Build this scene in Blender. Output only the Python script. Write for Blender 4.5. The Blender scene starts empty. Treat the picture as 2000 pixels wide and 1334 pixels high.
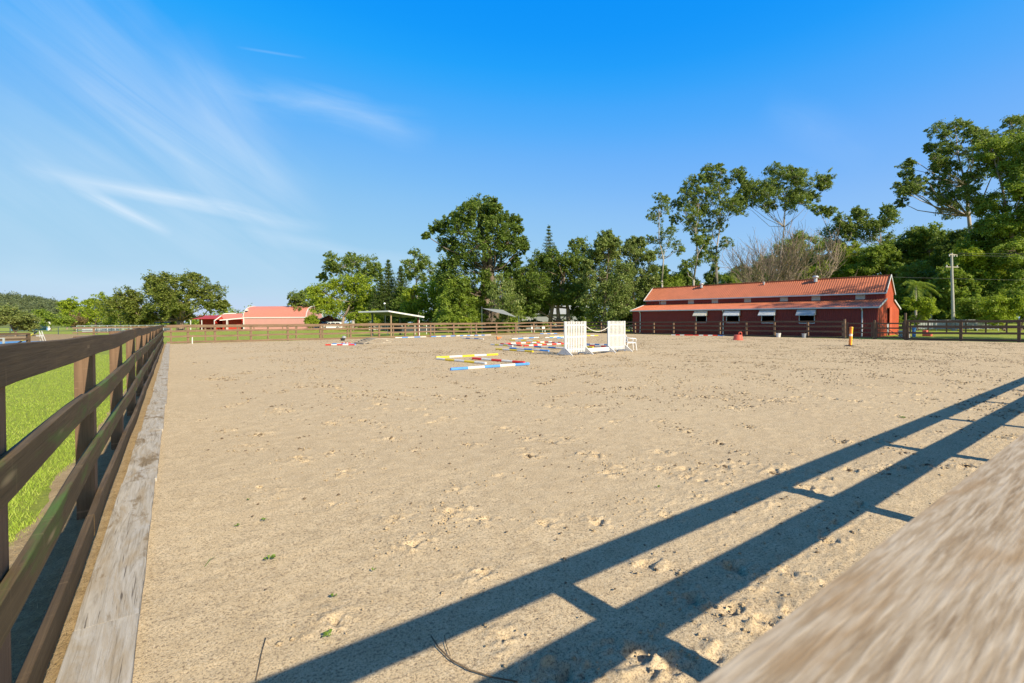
import bpy, bmesh, math, random
import numpy as np
from math import sin, cos, radians, pi, hypot, atan2
from mathutils import Vector, Matrix

random.seed(7)
rng = np.random.default_rng(11)
S = bpy.context.scene
COL = S.collection

# ------------------------------------------------------------------ camera
EYE = 1.5
FPX = 905.0                      # focal length in pixels of the 2000 px wide photograph
AZ, PITCH, ROLL, SHIFT = radians(36.31), radians(.8), radians(.36), 26.0
_f0 = np.array([sin(AZ), cos(AZ), 0]); _r0 = np.array([cos(AZ), -sin(AZ), 0]); _u0 = np.array([0, 0, 1.])
FW = _f0*cos(PITCH) - _u0*sin(PITCH); _u1 = _u0*cos(PITCH) + _f0*sin(PITCH)
RT = _r0*cos(ROLL) - _u1*sin(ROLL); UP = _u1*cos(ROLL) + _r0*sin(ROLL)
cam_data = bpy.data.cameras.new('camera')
cam = bpy.data.objects.new('camera', cam_data); COL.objects.link(cam)
cam.matrix_world = Matrix(((RT[0], UP[0], -FW[0], 0), (RT[1], UP[1], -FW[1], 0), (RT[2], UP[2], -FW[2], EYE), (0, 0, 0, 1)))
cam_data.sensor_width = 36; cam_data.lens = 36*FPX/2000; cam_data.shift_y = -SHIFT/2000
cam_data.clip_start = .01; cam_data.clip_end = 6000
cam_data.dof.use_dof = True; cam_data.dof.focus_distance = 7.0; cam_data.dof.aperture_fstop = 18.0
S.camera = cam

# ------------------------------------------------------------------ sky and sun
SUN = Vector((.115, -1.51, 1.0)).normalized()       # towards the sun
sun_el = math.asin(SUN.z); sun_az = atan2(SUN.x, SUN.y)
W = bpy.data.worlds.new('World'); S.world = W; W.use_nodes = True
NT = W.node_tree; NT.nodes.clear()
def wn(t, **k):
    n = NT.nodes.new(t)
    for a, v in k.items(): setattr(n, a, v)
    return n
def wl(a, b): NT.links.new(a, b)
def wmath(op, a, b=None, c=None, clamp=False):
    n = wn('ShaderNodeMath', operation=op, use_clamp=clamp)
    for i, v in enumerate((a, b, c)):
        if v is None: continue
        if isinstance(v, (int, float)): n.inputs[i].default_value = v
        else: wl(v, n.inputs[i])
    return n.outputs[0]
sky = wn('ShaderNodeTexSky', sky_type='NISHITA', sun_disc=False, sun_elevation=sun_el, sun_rotation=sun_az)
sky.altitude = 0; sky.air_density = 1.0; sky.dust_density = .35; sky.ozone_density = 3.2
hs = wn('ShaderNodeHueSaturation'); hs.inputs['Saturation'].default_value = 1.34; hs.inputs['Value'].default_value = 1.0
wl(sky.outputs[0], hs.inputs['Color'])
EXPO = .50; SKYS = .10
sn = wn('ShaderNodeVectorMath', operation='SCALE'); wl(hs.outputs[0], sn.inputs[0]); sn.inputs['Scale'].default_value = .105*1.366/1.3
cv = wn('ShaderNodeRGBCurve'); wl(sn.outputs[0], cv.inputs['Color'])
def curve(i, pts):
    c = cv.mapping.curves[i]
    while len(c.points) < len(pts): c.points.new(.5, .5)
    for p, (x, y) in zip(c.points, pts): p.location = (x/1.3, y)
curve(0, [(0, 0), (.023, .006), (.040, .060), (.082, .19), (.17, .30), (.76, .47), (1.3, .60)])
curve(1, [(0, .15), (.147, .300), (.198, .385), (.30, .480), (.45, .57), (1.1, .68), (1.3, .70)])
curve(2, [(0, .7), (.397, .95), (.503, .97), (.665, .95), (.9, .90), (1.15, .87), (1.3, .87)])
cv.mapping.update()
sk = wn('ShaderNodeVectorMath', operation='SCALE'); wl(cv.outputs[0], sk.inputs[0]); sk.inputs['Scale'].default_value = 1/(SKYS*2**EXPO)
tc = wn('ShaderNodeTexCoord'); sep = wn('ShaderNodeSeparateXYZ'); wl(tc.outputs['Generated'], sep.inputs[0])
az = wmath('ARCTAN2', sep.outputs[0], sep.outputs[1])       # 0 = +Y, grows towards +X
el = wmath('ARCSINE', sep.outputs[2])
comb = wn('ShaderNodeCombineXYZ'); wl(az, comb.inputs[0]); wl(el, comb.inputs[1])
def ray(px, py): return FW + RT*((px-1000)/FPX) + UP*((667-SHIFT-py)/FPX)
def azel(px, py):
    d = ray(px, py); d = d/np.linalg.norm(d); return atan2(d[0], d[1]), math.asin(d[2])
def cirrus(p0, p1, w, strength, nscale=9, stretch=.16, thr=.42, soft=.3, seed=0.):
    """a streak of high cloud between two directions of the sky"""
    a0, e0 = azel(*p0); a1, e1 = azel(*p1); L = hypot(a1-a0, e1-e0); ang = atan2(e1-e0, a1-a0)
    m = wn('ShaderNodeMapping'); m.vector_type = 'TEXTURE'; wl(comb.outputs[0], m.inputs[0])
    m.inputs['Location'].default_value = (a0, e0, 0); m.inputs['Rotation'].default_value = (0, 0, ang)
    nz = wn('ShaderNodeTexNoise'); nz.inputs['Scale'].default_value = 3.0; nz.inputs['Detail'].default_value = 3
    mo = wn('ShaderNodeVectorMath', operation='ADD'); wl(m.outputs[0], mo.inputs[0]); mo.inputs[1].default_value = (seed, seed*2, seed)
    wl(mo.outputs[0], nz.inputs['Vector'])
    warp = wmath('MULTIPLY', wmath('SUBTRACT', nz.outputs['Fac'], .5), w*2.6)
    s2 = wn('ShaderNodeSeparateXYZ'); wl(m.outputs[0], s2.inputs[0])
    v = wmath('ABSOLUTE', wmath('ADD', s2.outputs[1], warp))
    across = wmath('SUBTRACT', 1.0, wmath('DIVIDE', v, w), clamp=True)
    u = wmath('DIVIDE', s2.outputs[0], L)
    ends = wmath('MULTIPLY', wmath('MULTIPLY', wmath('SUBTRACT', 1.0, u, clamp=True), u, clamp=True), 4.0, clamp=True)
    sc = wn('ShaderNodeVectorMath', operation='MULTIPLY'); wl(mo.outputs[0], sc.inputs[0]); sc.inputs[1].default_value = (stretch*nscale*4, nscale*4, 1)
    n2 = wn('ShaderNodeTexNoise'); n2.inputs['Scale'].default_value = 1.0; n2.inputs['Detail'].default_value = 9; n2.inputs['Roughness'].default_value = .6
    n2.inputs['Distortion'].default_value = .5
    wl(sc.outputs[0], n2.inputs['Vector'])
    fib = wmath('DIVIDE', wmath('SUBTRACT', n2.outputs['Fac'], thr-soft), soft*2, clamp=True)
    return wmath('MULTIPLY', wmath('MULTIPLY', wmath('MULTIPLY', across, ends), fib), strength)
CL = [cirrus((330, 60), (560, 400), .05, .22, 5, .12, .48, .2, 12.4),
      cirrus((20, 322), (650, 450), .017, .95, 9, .10, .42, .20, 1.3),
      cirrus((120, 350), (340, 455), .013, .75, 9, .12, .42, .20, 2.7),
      cirrus((-200, -120), (640, 520), .20, .52, 3.6, .11, .49, .20, 4.1),
      cirrus((-150, 120), (420, 600), .10, .18, 4, .14, .47, .22, 5.5),
      cirrus((400, 150), (860, 262), .040, .32, 7, .16, .48, .20, 6.2),
      cirrus((400, 435), (900, 520), .020, .35, 6, .12, .44, .25, 7.7),
      cirrus((-150, 520), (420, 560), .035, .30, 5, .2, .45, .25, 8.8),
      cirrus((460, 90), (600, 112), .0028, .16, 3, .1, .3, .3, 9.1),
      cirrus((1480, 210), (1720, 300), .05, .12, 5, .3, .42, .3, 3.3)]
tot = CL[0]
for c in CL[1:]: tot = wmath('ADD', tot, c)
tot = wmath('MINIMUM', tot, .85)
mix = wn('ShaderNodeMix', data_type='RGBA'); wl(tot, mix.inputs['Factor']); wl(sk.outputs[0], mix.inputs[6])
mix.inputs[7].default_value = tuple(c/(SKYS*2**EXPO) for c in (.70, .85, 1.0))+(1,)
bg = wn('ShaderNodeBackground'); 
zen = wn('ShaderNodeMapRange', interpolation_type='SMOOTHSTEP'); wl(el, zen.inputs[0]); zen.inputs[1].default_value = radians(37); zen.inputs[2].default_value = radians(62)
zen.inputs[3].default_value = 0.0; zen.inputs[4].default_value = 1.0
zc = wn('ShaderNodeMix', data_type='RGBA'); wl(zen.outputs[0], zc.inputs['Factor']); zc.inputs[6].default_value = (1, 1, 1, 1); zc.inputs[7].default_value = (.48, .10, .10, 1)
dk = wn('ShaderNodeVectorMath', operation='MULTIPLY'); wl(mix.outputs[2], dk.inputs[0]); wl(zc.outputs[2], dk.inputs[1])
wl(dk.outputs[0], bg.inputs['Color']); bg.inputs['Strength'].default_value = SKYS
wo = wn('ShaderNodeOutputWorld'); wl(bg.outputs[0], wo.inputs['Surface'])

sl = bpy.data.lights.new('sun', 'SUN'); sl.energy = 5.0; sl.angle = radians(.5); sl.color = (1.0, .885, .70)
so = bpy.data.objects.new('sun', sl); COL.objects.link(so)
so.rotation_euler = (-SUN).to_track_quat('-Z', 'Y').to_euler(); so.location = (0, -20, 30)
S.view_settings.view_transform = 'Standard'; S.view_settings.look = 'None'
S.view_settings.exposure = EXPO; S.view_settings.gamma = 1.0; S.view_settings.use_curve_mapping = False
S.cycles.max_bounces = 6; S.cycles.transparent_max_bounces = 4

# ------------------------------------------------------------------ measuring helpers (photograph pixel -> place in the world)
EYEV = np.array([0, 0, EYE])
def gp(px, py, z=0.):
    d = ray(px, py); t = (z-EYE)/d[2]; p = EYEV + d*t; return Vector((p[0], p[1], z))
def at(px, py, depth):
    d = ray(px, py); t = depth/(d @ _f0); p = EYEV + d*t; return Vector(p)

# ------------------------------------------------------------------ material helpers
MATS = {}
def newmat(name):
    m = bpy.data.materials.new(name); m.use_nodes = True; MATS[name] = m
    nt = m.node_tree; b = nt.nodes['Principled BSDF']; return m, nt, b
def N(nt, t, **k):
    n = nt.nodes.new(t)
    for a, v in k.items(): setattr(n, a, v)
    return n
def ramp(nt, src, stops):
    r = N(nt, 'ShaderNodeValToRGB'); nt.links.new(src, r.inputs[0])
    e = r.color_ramp.elements
    while len(e) < len(stops): e.new(.5)
    for i, (p, c) in enumerate(stops):
        e[i].position = p; e[i].color = (c[0], c[1], c[2], 1) if not isinstance(c, (int, float)) else (c, c, c, 1)
    return r.outputs[0]
def noise(nt, vec, scale, detail=3, rough=.5, dist=0.):
    n = N(nt, 'ShaderNodeTexNoise'); n.inputs['Scale'].default_value = scale; n.inputs['Detail'].default_value = detail
    n.inputs['Roughness'].default_value = rough; n.inputs['Distortion'].default_value = dist
    if vec is not None: nt.links.new(vec, n.inputs['Vector'])
    return n.outputs['Fac']
def mixc(nt, fac, a, b, mode='MIX'):
    m = N(nt, 'ShaderNodeMix', data_type='RGBA', blend_type=mode)
    for inp, v in ((m.inputs['Factor'], fac), (m.inputs[6], a), (m.inputs[7], b)):
        if isinstance(v, (int, float)): inp.default_value = v
        elif isinstance(v, tuple): inp.default_value = (v[0], v[1], v[2], 1)
        else: nt.links.new(v, inp)
    return m.outputs[2]
def vscale(nt, vec, s, loc=(0, 0, 0)):
    m = N(nt, 'ShaderNodeMapping'); nt.links.new(vec, m.inputs[0]); m.inputs['Scale'].default_value = s; m.inputs['Location'].default_value = loc
    return m.outputs[0]
def bump(nt, b, h, strength, dist):
    n = N(nt, 'ShaderNodeBump'); n.inputs['Strength'].default_value = strength; n.inputs['Distance'].default_value = dist
    nt.links.new(h, n.inputs['Height']); nt.links.new(n.outputs[0], b.inputs['Normal']); return n
def plain(name, col, rough=.5, var=.12, scale=6., bmp=0., metal=0., spec=.4):
    """painted or bare surface with a little uneven tone and grime"""
    m, nt, b = newmat(name)
    o = N(nt, 'ShaderNodeTexCoord').outputs['Object']
    n = noise(nt, o, scale, 5, .62)
    lo = tuple(c*(1-var) for c in col); hi = tuple(min(1, c*(1+var)) for c in col)
    c = ramp(nt, n, [(.32, lo), (.68, hi)])
    nt.links.new(c, b.inputs['Base Color']); b.inputs['Roughness'].default_value = rough
    b.inputs['Metallic'].default_value = metal; b.inputs['Specular IOR Level'].default_value = spec
    if bmp: bump(nt, b, noise(nt, o, scale*8, 4), .4, bmp)
    return m
def wood(name, dark, light, grain=28., moss=0., fade=None, rough=.75, knots=True, gb=.003):
    """timber with the grain along the object's X axis"""
    m, nt, b = newmat(name); L = nt.links.new
    o = N(nt, 'ShaderNodeTexCoord').outputs['Object']
    v = vscale(nt, o, (.9, grain, grain))
    g = noise(nt, v, 1., 6, .65, .6)
    g2 = noise(nt, vscale(nt, o, (2.5, grain*3.2, grain*3.2)), 1., 3, .6)
    big = noise(nt, vscale(nt, o, (.8, 3, 3)), 1., 4, .6)
    c = ramp(nt, g, [(.30, dark), (.72, light)])
    c = mixc(nt, .35, c, ramp(nt, g2, [(.35, tuple(x*.6 for x in dark)), (.65, tuple(min(1, x*1.15) for x in light))]))
    c = mixc(nt, ramp(nt, big, [(.38, 0.), (.68, .5)]), c, tuple(x*.62 for x in dark) if fade is None else fade)
    if knots:
        vo = N(nt, 'ShaderNodeTexVoronoi'); vo.inputs['Scale'].default_value = 1.
        L(vscale(nt, o, (1.15, 6.5, 6.5)), vo.inputs['Vector'])
        k = ramp(nt, vo.outputs['Distance'], [(.05, 1.), (.14, 0.)])
        c = mixc(nt, k, c, tuple(min(1, x*1.9+.03) for x in light))
    dr = noise(nt, vscale(nt, o, (26, 2.2, 2.2)), 1., 4, .7); c = mixc(nt, ramp(nt, dr, [(.60, 0.), (.70, .35)]), c, tuple(min(1, x*1.7+.02) for x in light))
    if moss:
        mo = noise(nt, vscale(nt, o, (1.5, 9, 9)), 1., 5, .6)
        c = mixc(nt, ramp(nt, mo, [(.60-moss*.1, 0.), (.70, moss)]), c, (.075, .16, .02))
    L(c, b.inputs['Base Color']); b.inputs['Roughness'].default_value = rough; b.inputs['Specular IOR Level'].default_value = .3
    ad = N(nt, 'ShaderNodeMath', operation='ADD'); L(g, ad.inputs[0]); L(g2, ad.inputs[1])
    bump(nt, b, ad.outputs[0], .7, gb)
    return m
def leafmat(name, a, b_, c_=None, trans=.38, rough=.5):
    m, nt, b = newmat(name); L = nt.links.new
    gi = N(nt, 'ShaderNodeNewGeometry'); rnd = gi.outputs['Random Per Island']
    col = ramp(nt, rnd, [(0., a), (.75, b_), (1., c_ or tuple(min(1, x*1.3) for x in b_))])
    o = N(nt, 'ShaderNodeTexCoord').outputs['Object']
    big = noise(nt, o, .35, 3)
    col = mixc(nt, ramp(nt, big, [(.35, 0.), (.7, .55)]), col, tuple(x*.8 for x in b_))
    b.inputs['Roughness'].default_value = rough; b.inputs['Specular IOR Level'].default_value = .3
    L(col, b.inputs['Base Color'])
    t = N(nt, 'ShaderNodeBsdfTranslucent'); mc = mixc(nt, .5, col, tuple(min(1, x*1.6) for x in b_)); L(mc, t.inputs['Color'])
    ms = N(nt, 'ShaderNodeMixShader'); ms.inputs[0].default_value = trans
    L(b.outputs[0], ms.inputs[1]); L(t.outputs[0], ms.inputs[2]); L(ms.outputs[0], nt.nodes['Material Output'].inputs['Surface'])
    return m

# ------------------------------------------------------------------ object helpers
def tag(o, label=None, cat=None, group=None, kind=None):
    if label: o['label'] = label
    if cat: o['category'] = cat
    if group: o['group'] = group
    if kind: o['kind'] = kind
    return o
def thing(name, label, cat, loc=(0, 0, 0), rot=(0, 0, 0), group=None):
    o = bpy.data.objects.new(name, None); COL.objects.link(o); o.location = loc; o.rotation_euler = rot
    o.empty_display_size = .3
    return tag(o, label, cat, group)
def copy_tree(o, parent=None, label=None, loc=None, rot=None, scale=None):
    c = o.copy(); COL.objects.link(c); c.parent = parent
    if label: c['label'] = label
    if loc is not None: c.location = loc
    if rot is not None: c.rotation_euler = rot
    if scale is not None: c.scale = scale
    for ch in list(o.children): copy_tree(ch, c)
    return c
class MB:
    """collects boxes, tubes and sheets into one mesh"""
    def __init__(s): s.v = []; s.f = []; s.m = []
    def add(s, vs, fs, mi=0):
        k = len(s.v); s.v += [tuple(v) for v in vs]; s.f += [tuple(i+k for i in f) for f in fs]; s.m += [mi]*len(fs); return s
    def box(s, a, b, mi=0, jit=0):
        x0, y0, z0 = a; x1, y1, z1 = b
        vs = [(x0, y0, z0), (x1, y0, z0), (x1, y1, z0), (x0, y1, z0), (x0, y0, z1), (x1, y0, z1), (x1, y1, z1), (x0, y1, z1)]
        return s.add(vs, [(0, 3, 2, 1), (4, 5, 6, 7), (0, 1, 5, 4), (1, 2, 6, 5), (2, 3, 7, 6), (3, 0, 4, 7)], mi)
    def bar(s, p, q, w, h, up=(0, 0, 1), mi=0):
        p = Vector(p); q = Vector(q); d = (q-p).normalized(); u = Vector(up); sd = d.cross(u).normalized(); u = sd.cross(d)
        c = []
        for e in (p, q):
            for a, b_ in ((-1, -1), (1, -1), (1, 1), (-1, 1)): c.append(e + sd*a*w/2 + u*b_*h/2)
        return s.add(c, [(3, 2, 1, 0), (4, 5, 6, 7), (0, 1, 5, 4), (1, 2, 6, 5), (2, 3, 7, 6), (3, 0, 4, 7)], mi)
    def tube(s, pts, rad, n=6, mi=0, cap=True):
        pts = [Vector(p) for p in pts]
        if isinstance(rad, (int, float)): rad = [rad]*len(pts)
        rings = []
        ref = Vector((.31, .52, .79))
        for i, p in enumerate(pts):
            d = (pts[min(i+1, len(pts)-1)] - pts[max(i-1, 0)])
            if d.length < 1e-9: d = Vector((0, 0, 1))
            d.normalize(); a = d.cross(ref)
            if a.length < .05: a = d.cross(Vector((1, 0, 0)))
            a.normalize(); b_ = d.cross(a)
            rings.append([p + (a*cos(2*pi*k/n) + b_*sin(2*pi*k/n))*rad[i] for k in range(n)])
        vs = [v for r_ in rings for v in r_]; fs = []
        for i in range(len(pts)-1):
            for k in range(n):
                fs.append((i*n+k, i*n+(k+1) % n, (i+1)*n+(k+1) % n, (i+1)*n+k))
        if cap: fs += [tuple(range(n))[::-1], tuple(range((len(pts)-1)*n, len(pts)*n))]
        return s.add(vs, fs, mi)
    def lathe(s, prof, n=20, mi=0, c=(0, 0, 0)):
        vs = []; fs = []
        for r_, z in prof:
            for k in range(n): vs.append((c[0]+r_*cos(2*pi*k/n), c[1]+r_*sin(2*pi*k/n), c[2]+z))
        for i in range(len(prof)-1):
            for k in range(n): fs.append((i*n+k, i*n+(k+1) % n, (i+1)*n+(k+1) % n, (i+1)*n+k))
        if prof[0][0] > 1e-4: fs.append(tuple(range(n))[::-1])
        if prof[-1][0] > 1e-4: fs.append(tuple(range((len(prof)-1)*n, len(prof)*n)))
        return s.add(vs, fs, mi)
    def prism(s, poly, y0, y1, mi=0):      # polygon in x,z pushed along y
        n = len(poly); vs = [(x, y0, z) for x, z in poly] + [(x, y1, z) for x, z in poly]
        fs = [tuple(range(n)), tuple(range(n, 2*n))[::-1]] + [((i+1) % n, i, n+i, n+(i+1) % n) for i in range(n)]
        return s.add(vs, fs, mi)
    def corr(s, o, u, v, nrm, L, Hh, pitch=.165, depth=.022, ribw=.38, mi=0):
        """ribbed sheet: o corner, u along the sheet across the ribs, v along the ribs"""
        o = Vector(o); u = Vector(u); v = Vector(v); nrm = Vector(nrm); n = max(1, round(L/pitch)); p = L/n
        xs = []
        for i in range(n):
            xs += [(i*p, 0), (i*p+p*(.5-ribw/2), 0), (i*p+p*(.5-ribw/4), depth), (i*p+p*(.5+ribw/4), depth), (i*p+p*(.5+ribw/2), 0)]
        xs.append((L, 0)); vs = []
        for x, d in xs: vs += [o+u*x+nrm*d, o+u*x+nrm*d+v*Hh]
        fs = [(2*i, 2*i+2, 2*i+3, 2*i+1) for i in range(len(xs)-1)]
        return s.add(vs, fs, mi)
    def build(s, name, mats, parent=None, smooth=False, bevel=0., loc=None):
        me = bpy.data.meshes.new(name); me.from_pydata(s.v, [], s.f); 
        if not isinstance(mats, (list, tuple)): mats = [mats]
        for m in mats: me.materials.append(m)
        me.polygons.foreach_set('material_index', s.m)
        if smooth: me.polygons.foreach_set('use_smooth', [True]*len(s.f))
        bm = bmesh.new(); bm.from_mesh(me); bmesh.ops.recalc_face_normals(bm, faces=bm.faces); bm.to_mesh(me); bm.free()
        me.update(); o = bpy.data.objects.new(name, me); COL.objects.link(o)
        if parent is not None: o.parent = parent
        if loc is not None: o.location = loc
        if bevel:
            b = o.modifiers.new('bevel', 'BEVEL'); b.width = bevel; b.segments = 2; b.limit_method = 'ANGLE'
        return o
def np_mesh(name, V, F, mats, parent=None, smooth=False, mi=None):
    """big mesh from numpy: V (n,3), F (m,k) with k corners per face"""
    me = bpy.data.meshes.new(name); k = F.shape[1]
    me.vertices.add(len(V)); me.vertices.foreach_set('co', np.ascontiguousarray(V, dtype=np.float32).ravel())
    me.loops.add(F.size); me.loops.foreach_set('vertex_index', np.ascontiguousarray(F, dtype=np.int32).ravel())
    me.polygons.add(len(F)); me.polygons.foreach_set('loop_start', np.arange(0, F.size, k, dtype=np.int32))
    me.polygons.foreach_set('loop_total', np.full(len(F), k, dtype=np.int32))
    if smooth: me.polygons.foreach_set('use_smooth', np.ones(len(F), dtype=bool))
    if not isinstance(mats, (list, tuple)): mats = [mats]
    for m in mats: me.materials.append(m)
    if mi is not None: me.polygons.foreach_set('material_index', mi.astype(np.int32))
    me.update(calc_edges=True); o = bpy.data.objects.new(name, me); COL.objects.link(o)
    if parent is not None: o.parent = parent
    return o
def vnoise(x, y, scale, seed):
    """smooth value noise, -1..1"""
    r_ = np.random.default_rng(seed); T = r_.random((256, 256))*2-1
    xs = x/scale; ys = y/scale; xi = np.floor(xs).astype(int); yi = np.floor(ys).astype(int)
    fx = xs-xi; fy = ys-yi; fx = fx*fx*(3-2*fx); fy = fy*fy*(3-2*fy)
    a = T[xi % 256, yi % 256]; b_ = T[(xi+1) % 256, yi % 256]; c = T[xi % 256, (yi+1) % 256]; d = T[(xi+1) % 256, (yi+1) % 256]
    return (a*(1-fx)+b_*fx)*(1-fy) + (c*(1-fx)+d*fx)*fy

# ------------------------------------------------------------------ materials
def sand_material():
    m, nt, b = newmat('arena_sand'); L = nt.links.new
    o = N(nt, 'ShaderNodeTexCoord').outputs['Object']
    grain = noise(nt, o, 135, 2, .7); grit = noise(nt, o, 62, 3, .8); mid = noise(nt, o, 5.5, 5, .65); big = noise(nt, o, .33, 4, .55, .4)
    c = ramp(nt, big, [(.34, (.560, .425, .255)), (.66, (.650, .510, .312))])
    c = mixc(nt, .55, c, ramp(nt, mid, [(.34, (.500, .378, .222)), (.66, (.715, .562, .350))]))
    c = mixc(nt, ramp(nt, grit, [(.38, .9), (.455, 0.)]), c, (.21, .155, .10))
    c = mixc(nt, ramp(nt, grit, [(.56, 0.), (.66, .6)]), c, (.76, .64, .45))
    c = mixc(nt, ramp(nt, grain, [(.38, .75), (.47, 0.)]), c, (.24, .185, .13))
    L(c, b.inputs['Base Color']); b.inputs['Roughness'].default_value = .95; b.inputs['Specular IOR Level'].default_value = .12
    lump = noise(nt, o, 44, 4, .8, .3)
    a1 = N(nt, 'ShaderNodeMath', operation='MULTIPLY_ADD'); L(grit, a1.inputs[0]); a1.inputs[1].default_value = .35; L(lump, a1.inputs[2])
    bm1 = bump(nt, b, a1.outputs[0], .6, .0065)
    bm2 = N(nt, 'ShaderNodeBump'); bm2.inputs['Strength'].default_value = .7; bm2.inputs['Distance'].default_value = .005
    L(grain, bm2.inputs['Height']); L(bm1.outputs[0], bm2.inputs['Normal']); L(bm2.outputs[0], b.inputs['Normal'])
    return m
def grass_material():
    m, nt, b = newmat('lawn'); L = nt.links.new
    o = N(nt, 'ShaderNodeTexCoord').outputs['Object']
    f = noise(nt, o, 42, 4, .7); mid = noise(nt, o, 1.7, 5, .65); big = noise(nt, o, .09, 4, .6)
    c = ramp(nt, f, [(.30, (.15, .20, .025)), (.52, (.29, .36, .045)), (.75, (.42, .46, .085))])
    c = mixc(nt, ramp(nt, mid, [(.40, 0.), (.70, .6)]), c, (.37, .38, .08))
    c = mixc(nt, ramp(nt, big, [(.45, 0.), (.70, .6)]), c, (.32, .36, .065))
    L(c, b.inputs['Base Color']); b.inputs['Roughness'].default_value = .8; b.inputs['Specular IOR Level'].default_value = .15
    bump(nt, b, noise(nt, o, 28, 4, .8), 1., .05)
    return m
def dirt_material():
    m, nt, b = newmat('bare_dirt'); L = nt.links.new
    o = N(nt, 'ShaderNodeTexCoord').outputs['Object']
    n = noise(nt, o, 9, 6, .7); n2 = noise(nt, o, 120, 3, .7)
    c = ramp(nt, n, [(.32, (.30, .21, .105)), (.66, (.47, .345, .19))])
    c = mixc(nt, ramp(nt, n2, [(.35, .7), (.5, 0.)]), c, (.14, .10, .06))
    L(c, b.inputs['Base Color']); b.inputs['Roughness'].default_value = .95; b.inputs['Specular IOR Level'].default_value = .1
    bump(nt, b, n2, .7, .008); return m
def sleeper_material():
    m, nt, b = newmat('weathered_sleeper'); L = nt.links.new
    o = N(nt, 'ShaderNodeTexCoord').outputs['Object']; oi = N(nt, 'ShaderNodeObjectInfo').outputs['Random']
    cmb = N(nt, 'ShaderNodeCombineXYZ'); mu = N(nt, 'ShaderNodeMath', operation='MULTIPLY'); L(oi, mu.inputs[0]); mu.inputs[1].default_value = 37.; L(mu.outputs[0], cmb.inputs[0]); L(mu.outputs[0], cmb.inputs[2])
    va = N(nt, 'ShaderNodeVectorMath', operation='ADD'); L(o, va.inputs[0]); L(cmb.outputs[0], va.inputs[1]); p = va.outputs[0]
    g = noise(nt, vscale(nt, p, (2.2, 30, 12)), 1., 7, .68, 1.2)
    sw = noise(nt, vscale(nt, p, (1.1, 5.5, 1)), 1., 5, .6, 2.6)
    c = ramp(nt, g, [(.32, (.25, .215, .165)), (.48, (.42, .375, .305)), (.70, (.53, .485, .41))])
    c = mixc(nt, ramp(nt, sw, [(.36, .6), (.50, 0.)]), c, (.36, .275, .17))
    c = mixc(nt, ramp(nt, sw, [(.58, 0.), (.70, .6)]), c, (.50, .48, .44))
    dirt = noise(nt, vscale(nt, p, (1.6, 4, 1)), 1., 6, .7, .5)
    c = mixc(nt, ramp(nt, dirt, [(.56, 0.), (.64, .85)]), c, (.21, .15, .08))
    cr = noise(nt, vscale(nt, p, (1.6, 65, 20)), 1., 3, .5, 1.5)
    c = mixc(nt, ramp(nt, cr, [(.30, .85), (.36, 0.)]), c, (.09, .075, .06))
    L(c, b.inputs['Base Color']); b.inputs['Roughness'].default_value = .9; b.inputs['Specular IOR Level'].default_value = .15
    ad = N(nt, 'ShaderNodeMath', operation='ADD'); L(g, ad.inputs[0]); L(cr, ad.inputs[1]); bump(nt, b, ad.outputs[0], .9, .006)
    return m
def cap_material():
    """sun bleached top of the near rail: worn brown stain over silvery grain"""
    m, nt, b = newmat('bleached_rail'); L = nt.links.new
    o = N(nt, 'ShaderNodeTexCoord').outputs['Object']
    g = noise(nt, vscale(nt, o, (34, 620, 200)), 1., 4, .6, .2)
    s2 = noise(nt, vscale(nt, o, (24, 230, 120)), 1., 5, .65, .2)
    pch = noise(nt, vscale(nt, o, (20, 70, 1)), 1., 3, .6, .2)
    c = ramp(nt, s2, [(.34, (.26, .185, .11)), (.50, (.37, .28, .18)), (.66, (.46, .38, .28))])
    c = mixc(nt, ramp(nt, g, [(.46, 0.), (.64, .8)]), c, (.55, .46, .34))
    c = mixc(nt, ramp(nt, pch, [(.52, 0.), (.66, .6)]), c, (.33, .215, .11))
    L(c, b.inputs['Base Color']); b.inputs['Roughness'].default_value = .8; b.inputs['Specular IOR Level'].default_value = .2
    bump(nt, b, g, .4, .0008); return m
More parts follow.
